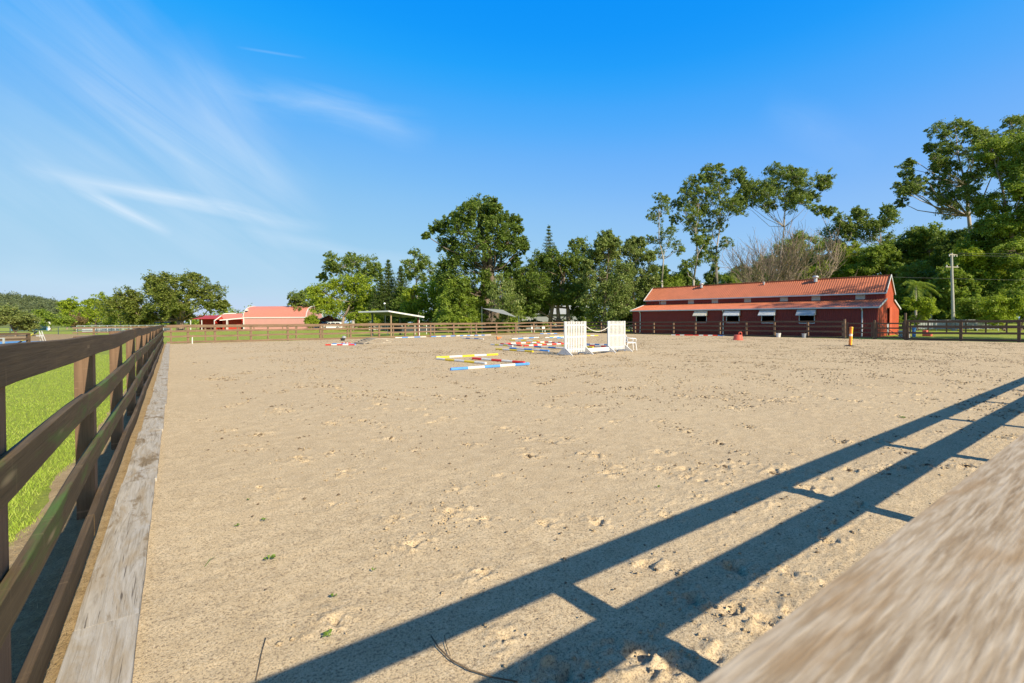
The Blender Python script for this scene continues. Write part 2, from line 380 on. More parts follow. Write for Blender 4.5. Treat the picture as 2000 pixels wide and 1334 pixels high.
M = dict(
    sand=sand_material(), lawn=grass_material(), dirt=dirt_material(), sleeper=sleeper_material(), cap=cap_material(),
    rail=wood('stained_rail', (.068, .042, .018), (.185, .120, .055), 34., .0),
    rail_moss=wood('mossy_rail', (.070, .047, .020), (.188, .125, .056), 34., .75),
    post=wood('stained_post', (.155, .090, .050), (.245, .150, .088), 30., .0),
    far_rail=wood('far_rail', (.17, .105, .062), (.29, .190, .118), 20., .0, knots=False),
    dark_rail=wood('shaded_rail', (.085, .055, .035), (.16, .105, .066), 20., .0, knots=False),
    grey_wood=wood('grey_timber', (.29, .25, .19), (.48, .43, .35), 22.),
    log=wood('log_post', (.30, .20, .11), (.46, .33, .20), 14., knots=False),
    nail=plain('nail', (.10, .085, .07), .5, .2), white=plain('white_paint', (.70, .69, .655), .45, .10, 11.),
    white_dirty=plain('grubby_white_paint', (.70, .68, .63), .5, .12, 14.),
    blue=plain('blue_paint', (.09, .30, .72), .4, .12, 14.), yellow=plain('yellow_paint', (.80, .60, .03), .4, .12, 14.),
    redp=plain('red_paint', (.66, .035, .018), .4, .12, 14.), dkblue=plain('faded_blue_paint', (.045, .16, .42), .45, .15, 14.),
    rope=plain('rope', (.66, .62, .55), .8, .15, 60.), plastic=plain('white_plastic', (.78, .78, .76), .35, .04),
    salmon=plain('faded_red_plastic', (.62, .12, .075), .5, .10), orange=plain('orange_plastic', (.80, .20, .04), .45, .1),
    black=plain('black_rubber', (.025, .025, .027), .6, .2), grey=plain('grey_plastic', (.32, .34, .35), .55, .1),
    barn=plain('barn_wall_shaded', (.22, .024, .015), .5, .10, 1.4), barn_sunlit=plain('barn_wall_sunlit', (.50, .095, .035), .55, .08, 1.2),  # one paint twice: shade put into the wall colour, sunlight into the end wall
    roof=plain('barn_red_roof', (.49, .158, .078), .48, .10, 1.1), trim=plain('pale_trim', (.55, .57, .56), .45, .06),
    panel=plain('light_panel', (.52, .50, .42), .6, .08), awn=plain('zinc_awning', (.50, .53, .54), .45, .12, 4., metal=.1),
    zinc=plain('zinc', (.55, .56, .56), .38, .1, 8., metal=.5), dark=plain('dark_inside', (.018, .016, .014), .9, .2),
    earth=plain('packed_earth', (.22, .16, .10), .95, .2),
    pinkw=plain('pink_wall', (.56, .29, .25), .6, .05), pinkr=plain('pink_roof', (.54, .205, .150), .5, .06),
    shed=plain('bright_red_shed', (.44, .034, .016), .5, .1), brick=plain('dark_red_boards', (.16, .035, .022), .7, .12),
    cottage=plain('cream_wall', (.44, .44, .40), .7, .06), steel=plain('painted_steel', (.06, .085, .085), .5, .1),
    tank=plain('galvanised', (.48, .50, .50), .5, .12, 3., metal=.2), glass=plain('car_glass', (.02, .03, .04), .12, .1, spec=.8),
    car=plain('white_car_paint', (.80, .81, .82), .25, .03), tyre=plain('tyre', (.02, .02, .02), .8, .1),
    bluecar=plain('blue_sheet', (.06, .20, .42), .4, .08), tarp=plain('blue_tarpaulin', (.10, .27, .50), .5, .12),
    sail=plain('shade_cloth', (.27, .29, .29), .8, .06), mesh=plain('dark_mesh', (.045, .055, .06), .8, .2),
    concrete=plain('utility_concrete', (.40, .38, .33), .8, .12), wire=plain('wire', (.10, .10, .10), .5),
    bark=wood('brown_bark', (.13, .095, .065), (.30, .235, .17), 3.5, knots=False, gb=.03),
    gumbark=plain('pale_gum_bark', (.37, .325, .27), .75, .28, 1.2, .02), deadwood=plain('dead_branch', (.27, .205, .145), .85, .3, 2.),
    clod=plain('damp_shade_clod', (.15, .108, .066), .95, .3, 30.), clod2=plain('dry_clod', (.43, .33, .20), .95, .2, 30.),  # damp tone, also darkened to imitate shade inside hoof pits
    straw=leafmat('straw', (.30, .205, .085), (.52, .38, .18), (.62, .50, .28), .1, .8),
    blade=leafmat('grass_blade', (0.283, 0.401, 0.035), (0.472, 0.590, 0.077), (0.649, 0.661, 0.177), .35, .6),
    weed=leafmat('weed_leaf', (.10, .20, .02), (.17, .26, .04), None, .3),
    lf_dark=leafmat('dark_foliage', (0.054, 0.099, 0.016), (0.163, 0.236, 0.034), (0.285, 0.347, 0.057)),
    lf_mid=leafmat('mid_foliage', (0.114, 0.173, 0.019), (0.265, 0.358, 0.043), (0.430, 0.484, 0.080)),
    lf_bright=leafmat('bright_foliage', (0.140, 0.200, 0.013), (0.324, 0.408, 0.031), (0.473, 0.512, 0.050)),
    lf_gum=leafmat('gum_foliage', (0.088, 0.138, 0.022), (0.215, 0.288, 0.050), (0.379, 0.415, 0.100)),
    lf_pop=leafmat('poplar_foliage', (0.096, 0.145, 0.026), (0.222, 0.290, 0.068), (0.551, 0.581, 0.212)),
    lf_fig=leafmat('fig_foliage', (0.092, 0.123, 0.020), (0.209, 0.253, 0.044), (0.348, 0.359, 0.081)),
    lf_hill=leafmat('hill_foliage', (0.130, 0.173, 0.047), (0.271, 0.324, 0.084), (0.402, 0.410, 0.135)),
    lf_far=leafmat('hazed_foliage', (.12, .15, .06), (.20, .24, .10), (.27, .30, .14)),  # paler and bluer: distance haze put into the leaf colour
    lf_pine=leafmat('pine_foliage', (0.042, 0.077, 0.018), (0.115, 0.173, 0.032), (0.190, 0.230, 0.044)),
    lf_brown=leafmat('brown_foliage', (0.158, 0.112, 0.056), (0.263, 0.200, 0.075), (0.350, 0.224, 0.112)),
)

# ------------------------------------------------------------------ ground
def grid(xs, ys, zf):
    X, Y = np.meshgrid(xs, ys, indexing='ij'); Zz = zf(X, Y)
    V = np.stack([X, Y, Zz], -1).reshape(-1, 3); nx, ny = X.shape
    i = np.arange(nx-1)[:, None]*ny + np.arange(ny-1)[None, :]
    F = np.stack([i, i+ny, i+ny+1, i+1], -1).reshape(-1, 4); return V, F
def spacing(lo, hi, c, s0, k):
    out = [c]; x = c
    while x < hi: x += s0 + k*abs(x-c); out.append(min(x, hi))
    x = c
    while x > lo: x -= s0 + k*abs(x-c); out.insert(0, max(x, lo))
    return np.unique(np.array(out))
AX0, AX1, AY0, AY1 = -.42, 42.9, -.5, 43.1
gx = spacing(-1500, 1500, 5, 1.5, .07)
gx = np.array([x for x in gx]); gy = spacing(-1500, 1600, 15, 1.5, .07)
V, F = grid(gx, gy, lambda X, Y: -.06 + 0*X)
inside = (V[:, 0] > AX0) & (V[:, 0] < AX1) & (V[:, 1] > AY0) & (V[:, 1] < AY1)
far = np.maximum(0, np.hypot(V[:, 0]-20, V[:, 1]-20)-60)
V[:, 2] += np.where(inside, 0, 1)*(.0) + np.minimum(far*.002, .0)
o = np_mesh('ground', V, F, M['lawn'], smooth=True); tag(o, kind='structure', label='mown green paddock grass around the riding arena')

# sand of the arena with hoof prints
xs = spacing(AX0, AX1, .8, .010, .0038); ys = spacing(AY0, AY1, 1.5, .010, .0038)
V, F = grid(xs, ys, lambda X, Y: 0*X)
X = V[:, 0].reshape(len(xs), len(ys)); Y = V[:, 1].reshape(len(xs), len(ys))
Hs = .010*vnoise(X, Y, 1.6, 1) + .004*vnoise(X, Y, .55, 2) + .0016*vnoise(X+.05*vnoise(X, Y, .3, 91), Y, .21, 3) + .0020*vnoise(X, Y, .07, 4) + .0012*vnoise(X, Y, .033, 5)
dist = np.zeros_like(Hs)
prints = []
r2 = np.random.default_rng(5)
for t in range(330):                               # tracks of a walking or cantering horse
    x = r2.uniform(1.2, 42); y = r2.uniform(1.2, 42); a = r2.uniform(0, 2*pi); bend = r2.normal(0, .05); n = r2.integers(5, 26)
    for k in range(n):
        a += bend; x += cos(a)*r2.uniform(.35, .65); y += sin(a)*r2.uniform(.35, .65)
        if x < .35 or x > 42 or y < .6 or y > 42.3: break
        if x < 2.2 and r2.random() < .65: continue
        prints.append((x+r2.normal(0, .12), y+r2.normal(0, .12), a, r2.uniform(.5, 1.25)))
for k in range(500): prints.append((r2.uniform(.6, 18), r2.uniform(1, 18), r2.uniform(0, 6.28), r2.uniform(.35, 1.3)))
for px, py, s in ((1243, 1275, 1.3), (1432, 1112, 1.2), (1165, 1015, 1.1), (940, 1120, 1.0), (1090, 1310, 1.4), (645, 1215, .9), (1500, 1215, 1.2), (890, 955, .8),
                  (980, 930, .8), (1195, 925, 1.2), (1340, 932, 1.), (1290, 882, 1.2), (1080, 865, 1.), (1665, 920, 1.1), (880, 1000, 1.), (810, 1062, .9), (650, 985, .6), (1270, 1100, .9)):
    g = gp(px, py); prints.append((g.x, g.y, r2.uniform(0, 6.28), s))
JN = vnoise(X, Y, .045, 77)+.6*vnoise(X, Y, .022, 78)
for x, y, a, s in prints:
    R = .34*s
    i0, i1 = np.searchsorted(xs, (x-R, x+R)); j0, j1 = np.searchsorted(ys, (y-R, y+R))
    if i1-i0 < 3 or j1-j0 < 3: continue
    dx = X[i0:i1, j0:j1]-x; dy = Y[i0:i1, j0:j1]-y
    u = (dx*cos(a)+dy*sin(a))/(.056*s); v = (-dx*sin(a)+dy*cos(a))/(.046*s); d = np.sqrt(u*u+v*v)*(1+.35*JN[i0:i1, j0:j1])
    ang = np.arctan2(v, u)
    hole = -np.exp(-(d/1.0)**6)*(.017+.012*np.cos(ang))*s
    rim = .006*s*np.exp(-((d-1.45)/.42)**2)*(.55+.6*np.sin(ang*2+x*7)+.4*np.cos(ang*5+y*9))
    Hs[i0:i1, j0:j1] += hole + rim
    dist[i0:i1, j0:j1] += np.exp(-(d/2.4)**2)*min(1, s)
clodn = np.maximum(0, vnoise(X+.03*vnoise(X, Y, .05, 21), Y, .040, 8)-.15)*.018 + np.maximum(0, vnoise(X, Y, .085, 9)-.2)*.016
Hs += clodn*np.minimum(dist*1.5, 1.5)
rough_zone = np.clip(vnoise(X, Y, 1.1, 31)*1.2+.15, 0, 1)*np.clip((X-.8)/1.5, .12, 1)
Hs += rough_zone*(np.maximum(0, vnoise(X, Y, .030, 12)-.1)*.009 + np.maximum(0, vnoise(X, Y, .016, 13))*.003)
edge = np.clip((X-AX0-.1)/.35, 0, 1); Hs = Hs*edge*np.clip((AX1-X)/.3, 0, 1)
Hs -= np.clip((-.17-X)/.02, 0, 1)*.06
V[:, 2] = Hs.ravel()
# the ground sheet lies 6 cm lower, the sand sheet gets its cut edge from the border timbers
o = np_mesh('arena_sand', V, F, M['sand'], smooth=True); tag(o, kind='structure', label='pale raked sand of the riding arena covered in hoof prints')
# bare dirt strip under the left fence and lane dirt
def sheet(name, poly, z, mat, label):
    mb = MB(); mb.add([(x, y, z) for x, y in poly], [tuple(range(len(poly)))]); o = mb.build(name, mat); tag(o, kind='structure', label=label); return o
xsd = np.linspace(-1.02, -.30, 14); ysd = spacing(-1.5, 43.5, 2, .05, .02)
V, F = grid(xsd, ysd, lambda X, Y: -.002 + .008*vnoise(X, Y, .3, 41) + .004*vnoise(X, Y, .08, 42) - np.clip((-.75-X)/.25, 0, 1)*.09)
V[:, 0] += np.where(V[:, 0] < -.85, .10*vnoise(V[:, 0], V[:, 1], .6, 44), 0)
o = np_mesh('dirt_strip', V, F, M['dirt'], smooth=True); tag(o, kind='structure', label='strip of bare brown dirt below the left fence')
sheet('dirt_yard', [tuple(gp(px, py, -.06))[:2] for px, py in ((-200, 672), (60, 669), (205, 663), (232, 655), (120, 652.5), (-200, 655))], -.045, M['dirt'], 'brown churned dirt yard beyond the left paddock')

# ------------------------------------------------------------------ scattered small stuff
def scatter_tris(name, P, size, mat, label, flat=False, up=1.0, width=.12):
    """thin blades: one triangle each"""
    n = len(P); a = rng.uniform(0, 2*pi, n); sz = size*rng.uniform(.5, 1.3, n)
    side = np.stack([np.cos(a), np.sin(a), np.zeros(n)], -1)*(sz*width)[:, None]
    b_ = rng.uniform(0, 2*pi, n)
    if flat: tip = np.stack([np.cos(b_)*sz, np.sin(b_)*sz, rng.uniform(.0, .25, n)*sz], -1)
    else: tip = np.stack([np.cos(b_)*sz*.55, np.sin(b_)*sz*.55, sz*up], -1)
    V = np.stack([P-side, P+side, P+tip], 1).reshape(-1, 3); F = np.arange(3*n).reshape(-1, 3)
    o = np_mesh(name, V, F, mat); tag(o, label, 'grass', kind='stuff'); return o
n = 230000
yy = 1.5 + 30*rng.random(n)**1.5; xx = -.86 - (.25+yy*.36)*rng.random(n)
keep = (vnoise(xx, yy, .5, 61) + (-.86-xx)*5 > -.45+.3*rng.random(n))
P = np.stack([xx, yy, np.full(n, -.065)], -1)[keep]
scatter_tris('grass', P, .036, M['blade'], 'fresh green grass growing outside the left fence', width=.09)
n = 26000
yy = .9 + 18*rng.random(n)**1.7; xx = rng.uniform(-.86, -.385, n)
P = np.stack([xx, yy, np.full(n, .008)], -1)
o = scatter_tris('dry_straw', P, .042, M['straw'], 'dry straw and clippings lying under the left fence', flat=True, width=.035); o['category'] = 'straw'
# clods
def clods(pts, sizes, mat, name, label):
    base = np.array([(1, 0, 0), (-1, 0, 0), (0, 1, 0), (0, -1, 0), (0, 0, .8), (0, 0, -.5)], float)
    fc = np.array([(0, 2, 4), (2, 1, 4), (1, 3, 4), (3, 0, 4), (2, 0, 5), (1, 2, 5), (3, 1, 5), (0, 3, 5)])
    n = len(pts); Vb = base[None]*sizes[:, None, None]*rng.uniform(.5, 1.4, (n, 6, 1))
    a = rng.uniform(0, 2*pi, n); ca, sa = np.cos(a)[:, None], np.sin(a)[:, None]
    Vb = np.stack([Vb[..., 0]*ca-Vb[..., 1]*sa, Vb[..., 0]*sa+Vb[..., 1]*ca, Vb[..., 2]*.75], -1) + pts[:, None, :]
    Ff = (fc[None]+6*np.arange(n)[:, None, None]).reshape(-1, 3)
    o = np_mesh(name, Vb.reshape(-1, 3), Ff, mat); tag(o, label, 'clods', kind='stuff'); return o
pp = []; sz = []
DP, DS = [], []
for x, y, a, s in prints:
    dd = hypot(x, y)
    if dd > 5:
        for k in range(int(r2.uniform(2, 6))):
            DP.append((x+r2.normal(0, .07), y+r2.normal(0, .06), -.004)); DS.append(r2.uniform(.012, .030)*(1+.5*min(1, dd/25)))  # dark crumbs in farther prints stand in for the shade of their pits
    m_ = 16 if dd < 9 else 11
    for k in range(int(m_*s*r2.uniform(.4, 1.3)+r2.random())):
        q = r2.normal(0, .13, 2); pp.append((x+q[0]*1.1, y+q[1], .004)); sz.append(r2.uniform(.004, .012)*(1+1.6*min(1, dd/16)))
pp = np.array(pp); sz = np.array(sz); ok = (pp[:, 0] > .15) & (pp[:, 0] < 42.3) & (pp[:, 1] > .7) & (pp[:, 1] < 42.6)
clods(pp[ok], sz[ok], M['clod2'], 'sand_clods', 'dry crumbs of sand kicked up around the hoof prints')
n = 46000; ddx = .3+42.1*r2.random(n)**1.25; ddy = 1.2+41.3*r2.random(n)**1.25
kp = (np.clip(vnoise(ddx, ddy, 2.6, 71)*1.3+vnoise(ddx, ddy, .7, 72)*.9+.1, .02, 1)*np.clip((ddx-.5)/9, .10, 1)) > r2.random(n)
pp = np.stack([ddx, ddy, np.full(n, .006)], -1)[kp]; dd = np.hypot(pp[:, 0], pp[:, 1])
DP = np.array(DP); ok = (DP[:, 0] > .3) & (DP[:, 0] < 42.2) & (DP[:, 1] < 42.4)
clods(np.concatenate([pp, DP[ok]]), np.concatenate([r2.uniform(.004, .011, len(pp))*(1+1.5*np.minimum(1, dd/16)), np.array(DS)[ok]]), M['clod'], 'damp_shade_crumbs', 'small dark crumbs on the arena sand, partly damp, partly painted pit shade')

# ------------------------------------------------------------------ border sleepers
ORD = 'first second third fourth fifth sixth seventh eighth ninth tenth eleventh twelfth thirteenth fourteenth fifteenth sixteenth seventeenth'.split()
def sleeper(y0, L, dx, lab):
    mb = MB(); n = 12
    vs = []; fs = []
    for i in range(n+1):
        x = L*i/n
        for (yy_, z) in ((-.125, -.10), (.125, -.10), (.125, .034), (-.125, .034)):
            e = 0 if 0 < i < n else 0
            vs.append((x, yy_+random.uniform(-.003, .003), z+(random.uniform(-.003, .003) if z > 0 else 0)))
    for i in range(n):
        for k in range(4): fs.append((i*4+k, i*4+(k+1) % 4, i*4+4+(k+1) % 4, i*4+4+k))
    fs += [(0, 1, 2, 3)[::-1], tuple(n*4+k for k in range(4))]
    mb.add(vs, fs); o = mb.build('timber_sleeper', M['sleeper'], bevel=.006)
    o.location = (dx, y0, 0); o.rotation_euler = (radians(random.uniform(-.8, .8)), radians(random.uniform(-.2, .2)), radians(90+random.uniform(-.25, .1)))
    tag(o, lab, 'timber sleeper', 'grey timber sleepers edging the arena sand')
y = .47
for i in range(17):
    L = 2.54
    if i < 9: lab = f'weathered grey timber sleeper, {ORD[i]} from the camera along the left sand edge'
    else: lab = f'distant grey timber sleeper, {ORD[i]} from the camera along the left sand edge'
    sleeper(y, L-.004, -.285+.012*min(y, 10)*.5 + random.uniform(-.008, .008), lab); y += L

# ------------------------------------------------------------------ fences
def fence(name, label, p0, p1, posts, rails, mrail, mpost, side=1, th=.040, pw=.15, pd=.11, ph=None, seg=2, wob=.006, group=None, sag=.0, jn=5.0, mats_per_rail=None, bev=0., nails=0):
    p0 = Vector(p0); p1 = Vector(p1); d = p1-p0; L = d.length; a = atan2(d.y, d.x)
    root = thing(name, label, 'fence', p0, (0, 0, a), group)
    ph = ph or rails[0][0]
    for k, x in enumerate(posts):
        hgt = ph+random.uniform(-.012, .006)
        # built along its own X so that the grain runs upwards
        mb = MB(); q = .0
        mb.box((-.3, -pw/2, -pd/2), (hgt, pw/2, pd/2))
        o = mb.build('post', mpost, root, bevel=.004 if k < 8 and bev else 0)
        o.rotation_euler = (radians(90), radians(-90), 0)
        o.rotation_euler = Matrix(((0, 1, 0), (0, 0, side*-1.), (1, 0, 0))).to_4x4().to_euler() if False else (0, radians(-90), 0)
        o.rotation_mode = 'XYZ'; o.rotation_euler = (radians(90), radians(-90), 0)
        o.location = (x+random.uniform(-.01, .01), -side*(pd/2), 0)
        o.matrix_basis = Matrix.Translation(o.location) @ Matrix(((0, 1, 0, 0), (0, 0, 1, 0), (1, 0, 0, 0), (0, 0, 0, 1)))
    for j, (zt, zb) in enumerate(rails):
        mb = MB(); nb = max(1, round(L/jn)); bl = L/nb
        ph1 = random.uniform(0, 6); ph2 = random.uniform(0, 6)
        def w(x, amp): return amp*(sin(x*.9+ph1)+.6*sin(x*2.3+ph2))
        for b_ in range(nb):
            x0 = b_*bl+.002; x1 = (b_+1)*bl-.002; n = max(2, int(bl/.6)); off = random.uniform(-.003, .003)*(jn < 50); zo = random.uniform(-.006, .006)*(jn < 50)
            vs = []
            for i in range(n+1):
                x = x0+(x1-x0)*i/n; dz = w(x, wob)+zo + (0 if j < len(rails) else 0); dy = w(x+40, wob*.6)*(0 if x < 1.8 and nails else 1)
                y0 = 0.001+off+dy if side > 0 else -th-.001+off+dy
                for (yy_, z) in ((y0, zb), (y0+th, zb), (y0+th, zt), (y0, zt)): vs.append((x, yy_, z+dz))
            fs = []
            for i in range(n):
                for k in range(4): fs.append((i*4+k, i*4+(k+1) % 4, i*4+4+(k+1) % 4, i*4+4+k))
            fs += [(3, 2, 1, 0), tuple(n*4+k for k in range(4))]; mb.add(vs, fs)
        mm = mats_per_rail[j] if mats_per_rail else mrail
        o = mb.build('rail', mm, root, bevel=bev)
        if nails and j < 3:
            for x in posts[:nails]:
                for dz in (.03, .11):
                    yy_ = (th+.0005) if side > 0 else -th-.003
                    zz = zb+dz*(zt-zb)/.14+w(x, wob); dy = w(x+40, wob*.6)
                    MB().tube([(x+.02*(dz-.07)*10, yy_+dy+.004, zz), (x+.02*(dz-.07)*10, yy_+dy+.0075, zz)], .0045, 8).build('nail', M['nail'], o)
    return root
RL = [(1.42, 1.28), (1.03, .885), (.61, .47), (.17, .02)]
# left fence: rails on the arena side (towards +X)
fence('paddock_fence', 'dark stained timber fence running away along the left side of the sand', (-.495, -.6, 0), (-.495, 43.2, 0), [x+.55 for x in np.arange(2.45, 43.3, 2.5)] ,
      RL, M['rail'], M['post'], side=-1, pw=.16, pd=.11, wob=.011, mats_per_rail=[M['rail'], M['rail_moss'], M['rail_moss'], M['rail']], bev=.004, nails=5)
# far fence: rails face the camera (-Y)
fx = [1.1, 2.85, 5.35, 8.1, 10.75, 13.4, 16.1, 18.75, 21.5, 24.2, 27.0, 29.7, 32.4, 35.1, 37.8, 40.4, 42.9]
fence('paddock_fence', 'sunlit brown timber fence across the far end of the arena', (-.3, 43.2, 0), (43.0, 43.2, 0), [x+.2 for x in fx], RL, M['far_rail'], M['far_rail'], side=-1, pw=.16, pd=.12, wob=.012)
# right fence, as far as the gates
rp = [43.2-q for q in (36.95, 34.49, 31.91, 29.44, 26.87, 24.29, 21.72, 19.22, 16.57, 14.05)]
fence('paddock_fence', 'dark timber fence in front of the red stable, left of the gates', (42.8, 43.2, 0), (42.8, 13.98, 0), rp+[3.5, .05], RL, M['dark_rail'], M['far_rail'], side=-1, pw=.13, pd=.14, wob=.01)
fence('paddock_fence', 'dark timber fence right of the gates in front of the green paddock', (42.8, 10.1, 0), (42.8, -4.0, 0), [.05, 2.85, 5.52, 8.1, 10.7, 13.2], RL, M['dark_rail'], M['dark_rail'], side=-1, pw=.15, pd=.16, wob=.01, ph=1.44)
# near fence right under the camera
NA = radians(-1.30)
nf0 = Vector((-.7, .0742-.05, 0)); nfL = 44
posts = [1.93+.7, 4.53+.7, 7.05+.7, 9.53+.7, 12.0+.7, 14.5+.7] + [17.0+.7+2.5*k for k in range(10)]
fence('paddock_fence', 'sun bleached timber rail fence close under the camera in the bottom right corner', nf0, nf0+Vector((cos(NA)*nfL, sin(NA)*nfL, 0)), posts,
      [(1.420, 1.285), (1.06, .90), (.61, .47), (.17, .02)], M['cap'], M['post'], side=1, th=.05, pw=.14, pd=.10, wob=.0, jn=60, ph=1.41)

# second and third paddock fences beyond the far end
R3 = [(1.30, 1.19), (.93, .82), (.52, .42)]
fence('paddock_fence', 'lighter timber fence standing just behind the far arena fence', (-6, 47.6, 0), (30.5, 46.9, 0), [1.2+2.38*k for k in range(15)], R3, M['far_rail'], M['far_rail'], side=-1, pw=.12, pd=.12, wob=.012)
a, b_ = at(300, 644, 97), at(735, 643, 97)
fence('paddock_fence', 'thin distant timber fence in front of the pink barn', (a.x, a.y, -.06), (b_.x, b_.y, -.06), [3.0*k for k in range(16)], [(1.35, 1.22), (.85, .75)], M['far_rail'], M['far_rail'], side=-1, pw=.14, pd=.1, wob=.01)

# gates between the two right fences
def gate(y0, y1, lab, flip):
    r_ = thing('timber_gate', lab, 'gate', (42.83, y0, 0), (0, 0, radians(-90)), 'dark timber gates beside the stable')
    L = y0-y1
    for z in (1.15, .80, .45, .10):
        MB().box((.05, -.02, z), (L-.05, .02, z+.10)).build('rail', M['dark_rail'], r_)
    for x in (.0, L-.10): MB().box((x, -.05, .05), (x+.10, -.022, 1.30)).build('stile', M['dark_rail'], r_)
    p, q = ((.1, .035, .15), (L-.1, .035, 1.2)) if not flip else ((.1, .035, 1.2), (L-.1, .035, .15))
    MB().bar(p, q, .028, .10, (0, 1, 0.01)).build('brace', M['dark_rail'], r_)
    return r_
gate(13.78, 12.10, 'dark timber gate with a rising diagonal brace, nearer the long red wall', False)
gate(11.92, 10.22, 'dark timber gate with a falling diagonal brace, nearer the end of the stable', True)
for yv, lb in ((12.0, 'dark gate post between the two diagonal braced gates'),):
    o = MB().box((42.73, yv-.06, -.2), (42.88, yv+.06, 1.45)).build('gate_post', M['dark_rail'], bevel=.005); tag(o, lb, 'post')
o = MB().box((42.73, 13.86, -.2), (42.91, 13.97, 1.55)).build('gate_post', M['far_rail'], bevel=.005); tag(o, 'tall sunlit gate post left of the gates', 'post')
o = MB().box((42.70, 10.11, -.2), (42.92, 10.21, 1.95)).build('gate_post', M['dark_rail'], bevel=.005); tag(o, 'tall dark gate post right of the gates', 'post')

# ------------------------------------------------------------------ jump poles
CM = {'b': M['blue'], 'w': M['white'], 'y': M['yellow'], 'r': M['redp'], 'd': M['dkblue'], 'g': M['white_dirty']}
def pole(p, q, seq, label, r_=.047, zoff=0.):
    P0, P1 = gp(*p), gp(*q); d = P1-P0; L = d.length
    if L > 3.4 and False: L = 3.4
    a = atan2(d.y, d.x); mb = MB(); n = len(seq); keys = sorted(set(seq)); mats = [CM[k] for k in keys]
    e = .018
    ln = [1.0]*n
    tot_ = sum(ln); x = 0
    for i, s in enumerate(seq):
        x1 = x+L*ln[i]/tot_; ring = 16
        vs = []
        for xx_ in (x, x1):
            for k in range(ring): vs.append((xx_, r_*cos(2*pi*k/ring), r_+r_*sin(2*pi*k/ring)))
        mb.add(vs, [(k, (k+1) % ring, ring+(k+1) % ring, ring+k) for k in range(ring)], keys.index(s))
        if i == 0: mb.add(vs[:ring], [tuple(range(ring))[::-1]], keys.index(s))
        if i == n-1: mb.add(vs[ring:], [tuple(range(ring))], keys.index(s))
        x = x1
    o = mb.build('jump_pole', mats); o.location = P0+Vector((0, 0, zoff-.004)); o.rotation_euler = (random.uniform(0, 6), 0, a)
    o.rotation_euler = (0, 0, a)
    tag(o, label, 'jump pole', 'striped jump poles lying on the sand'); return o
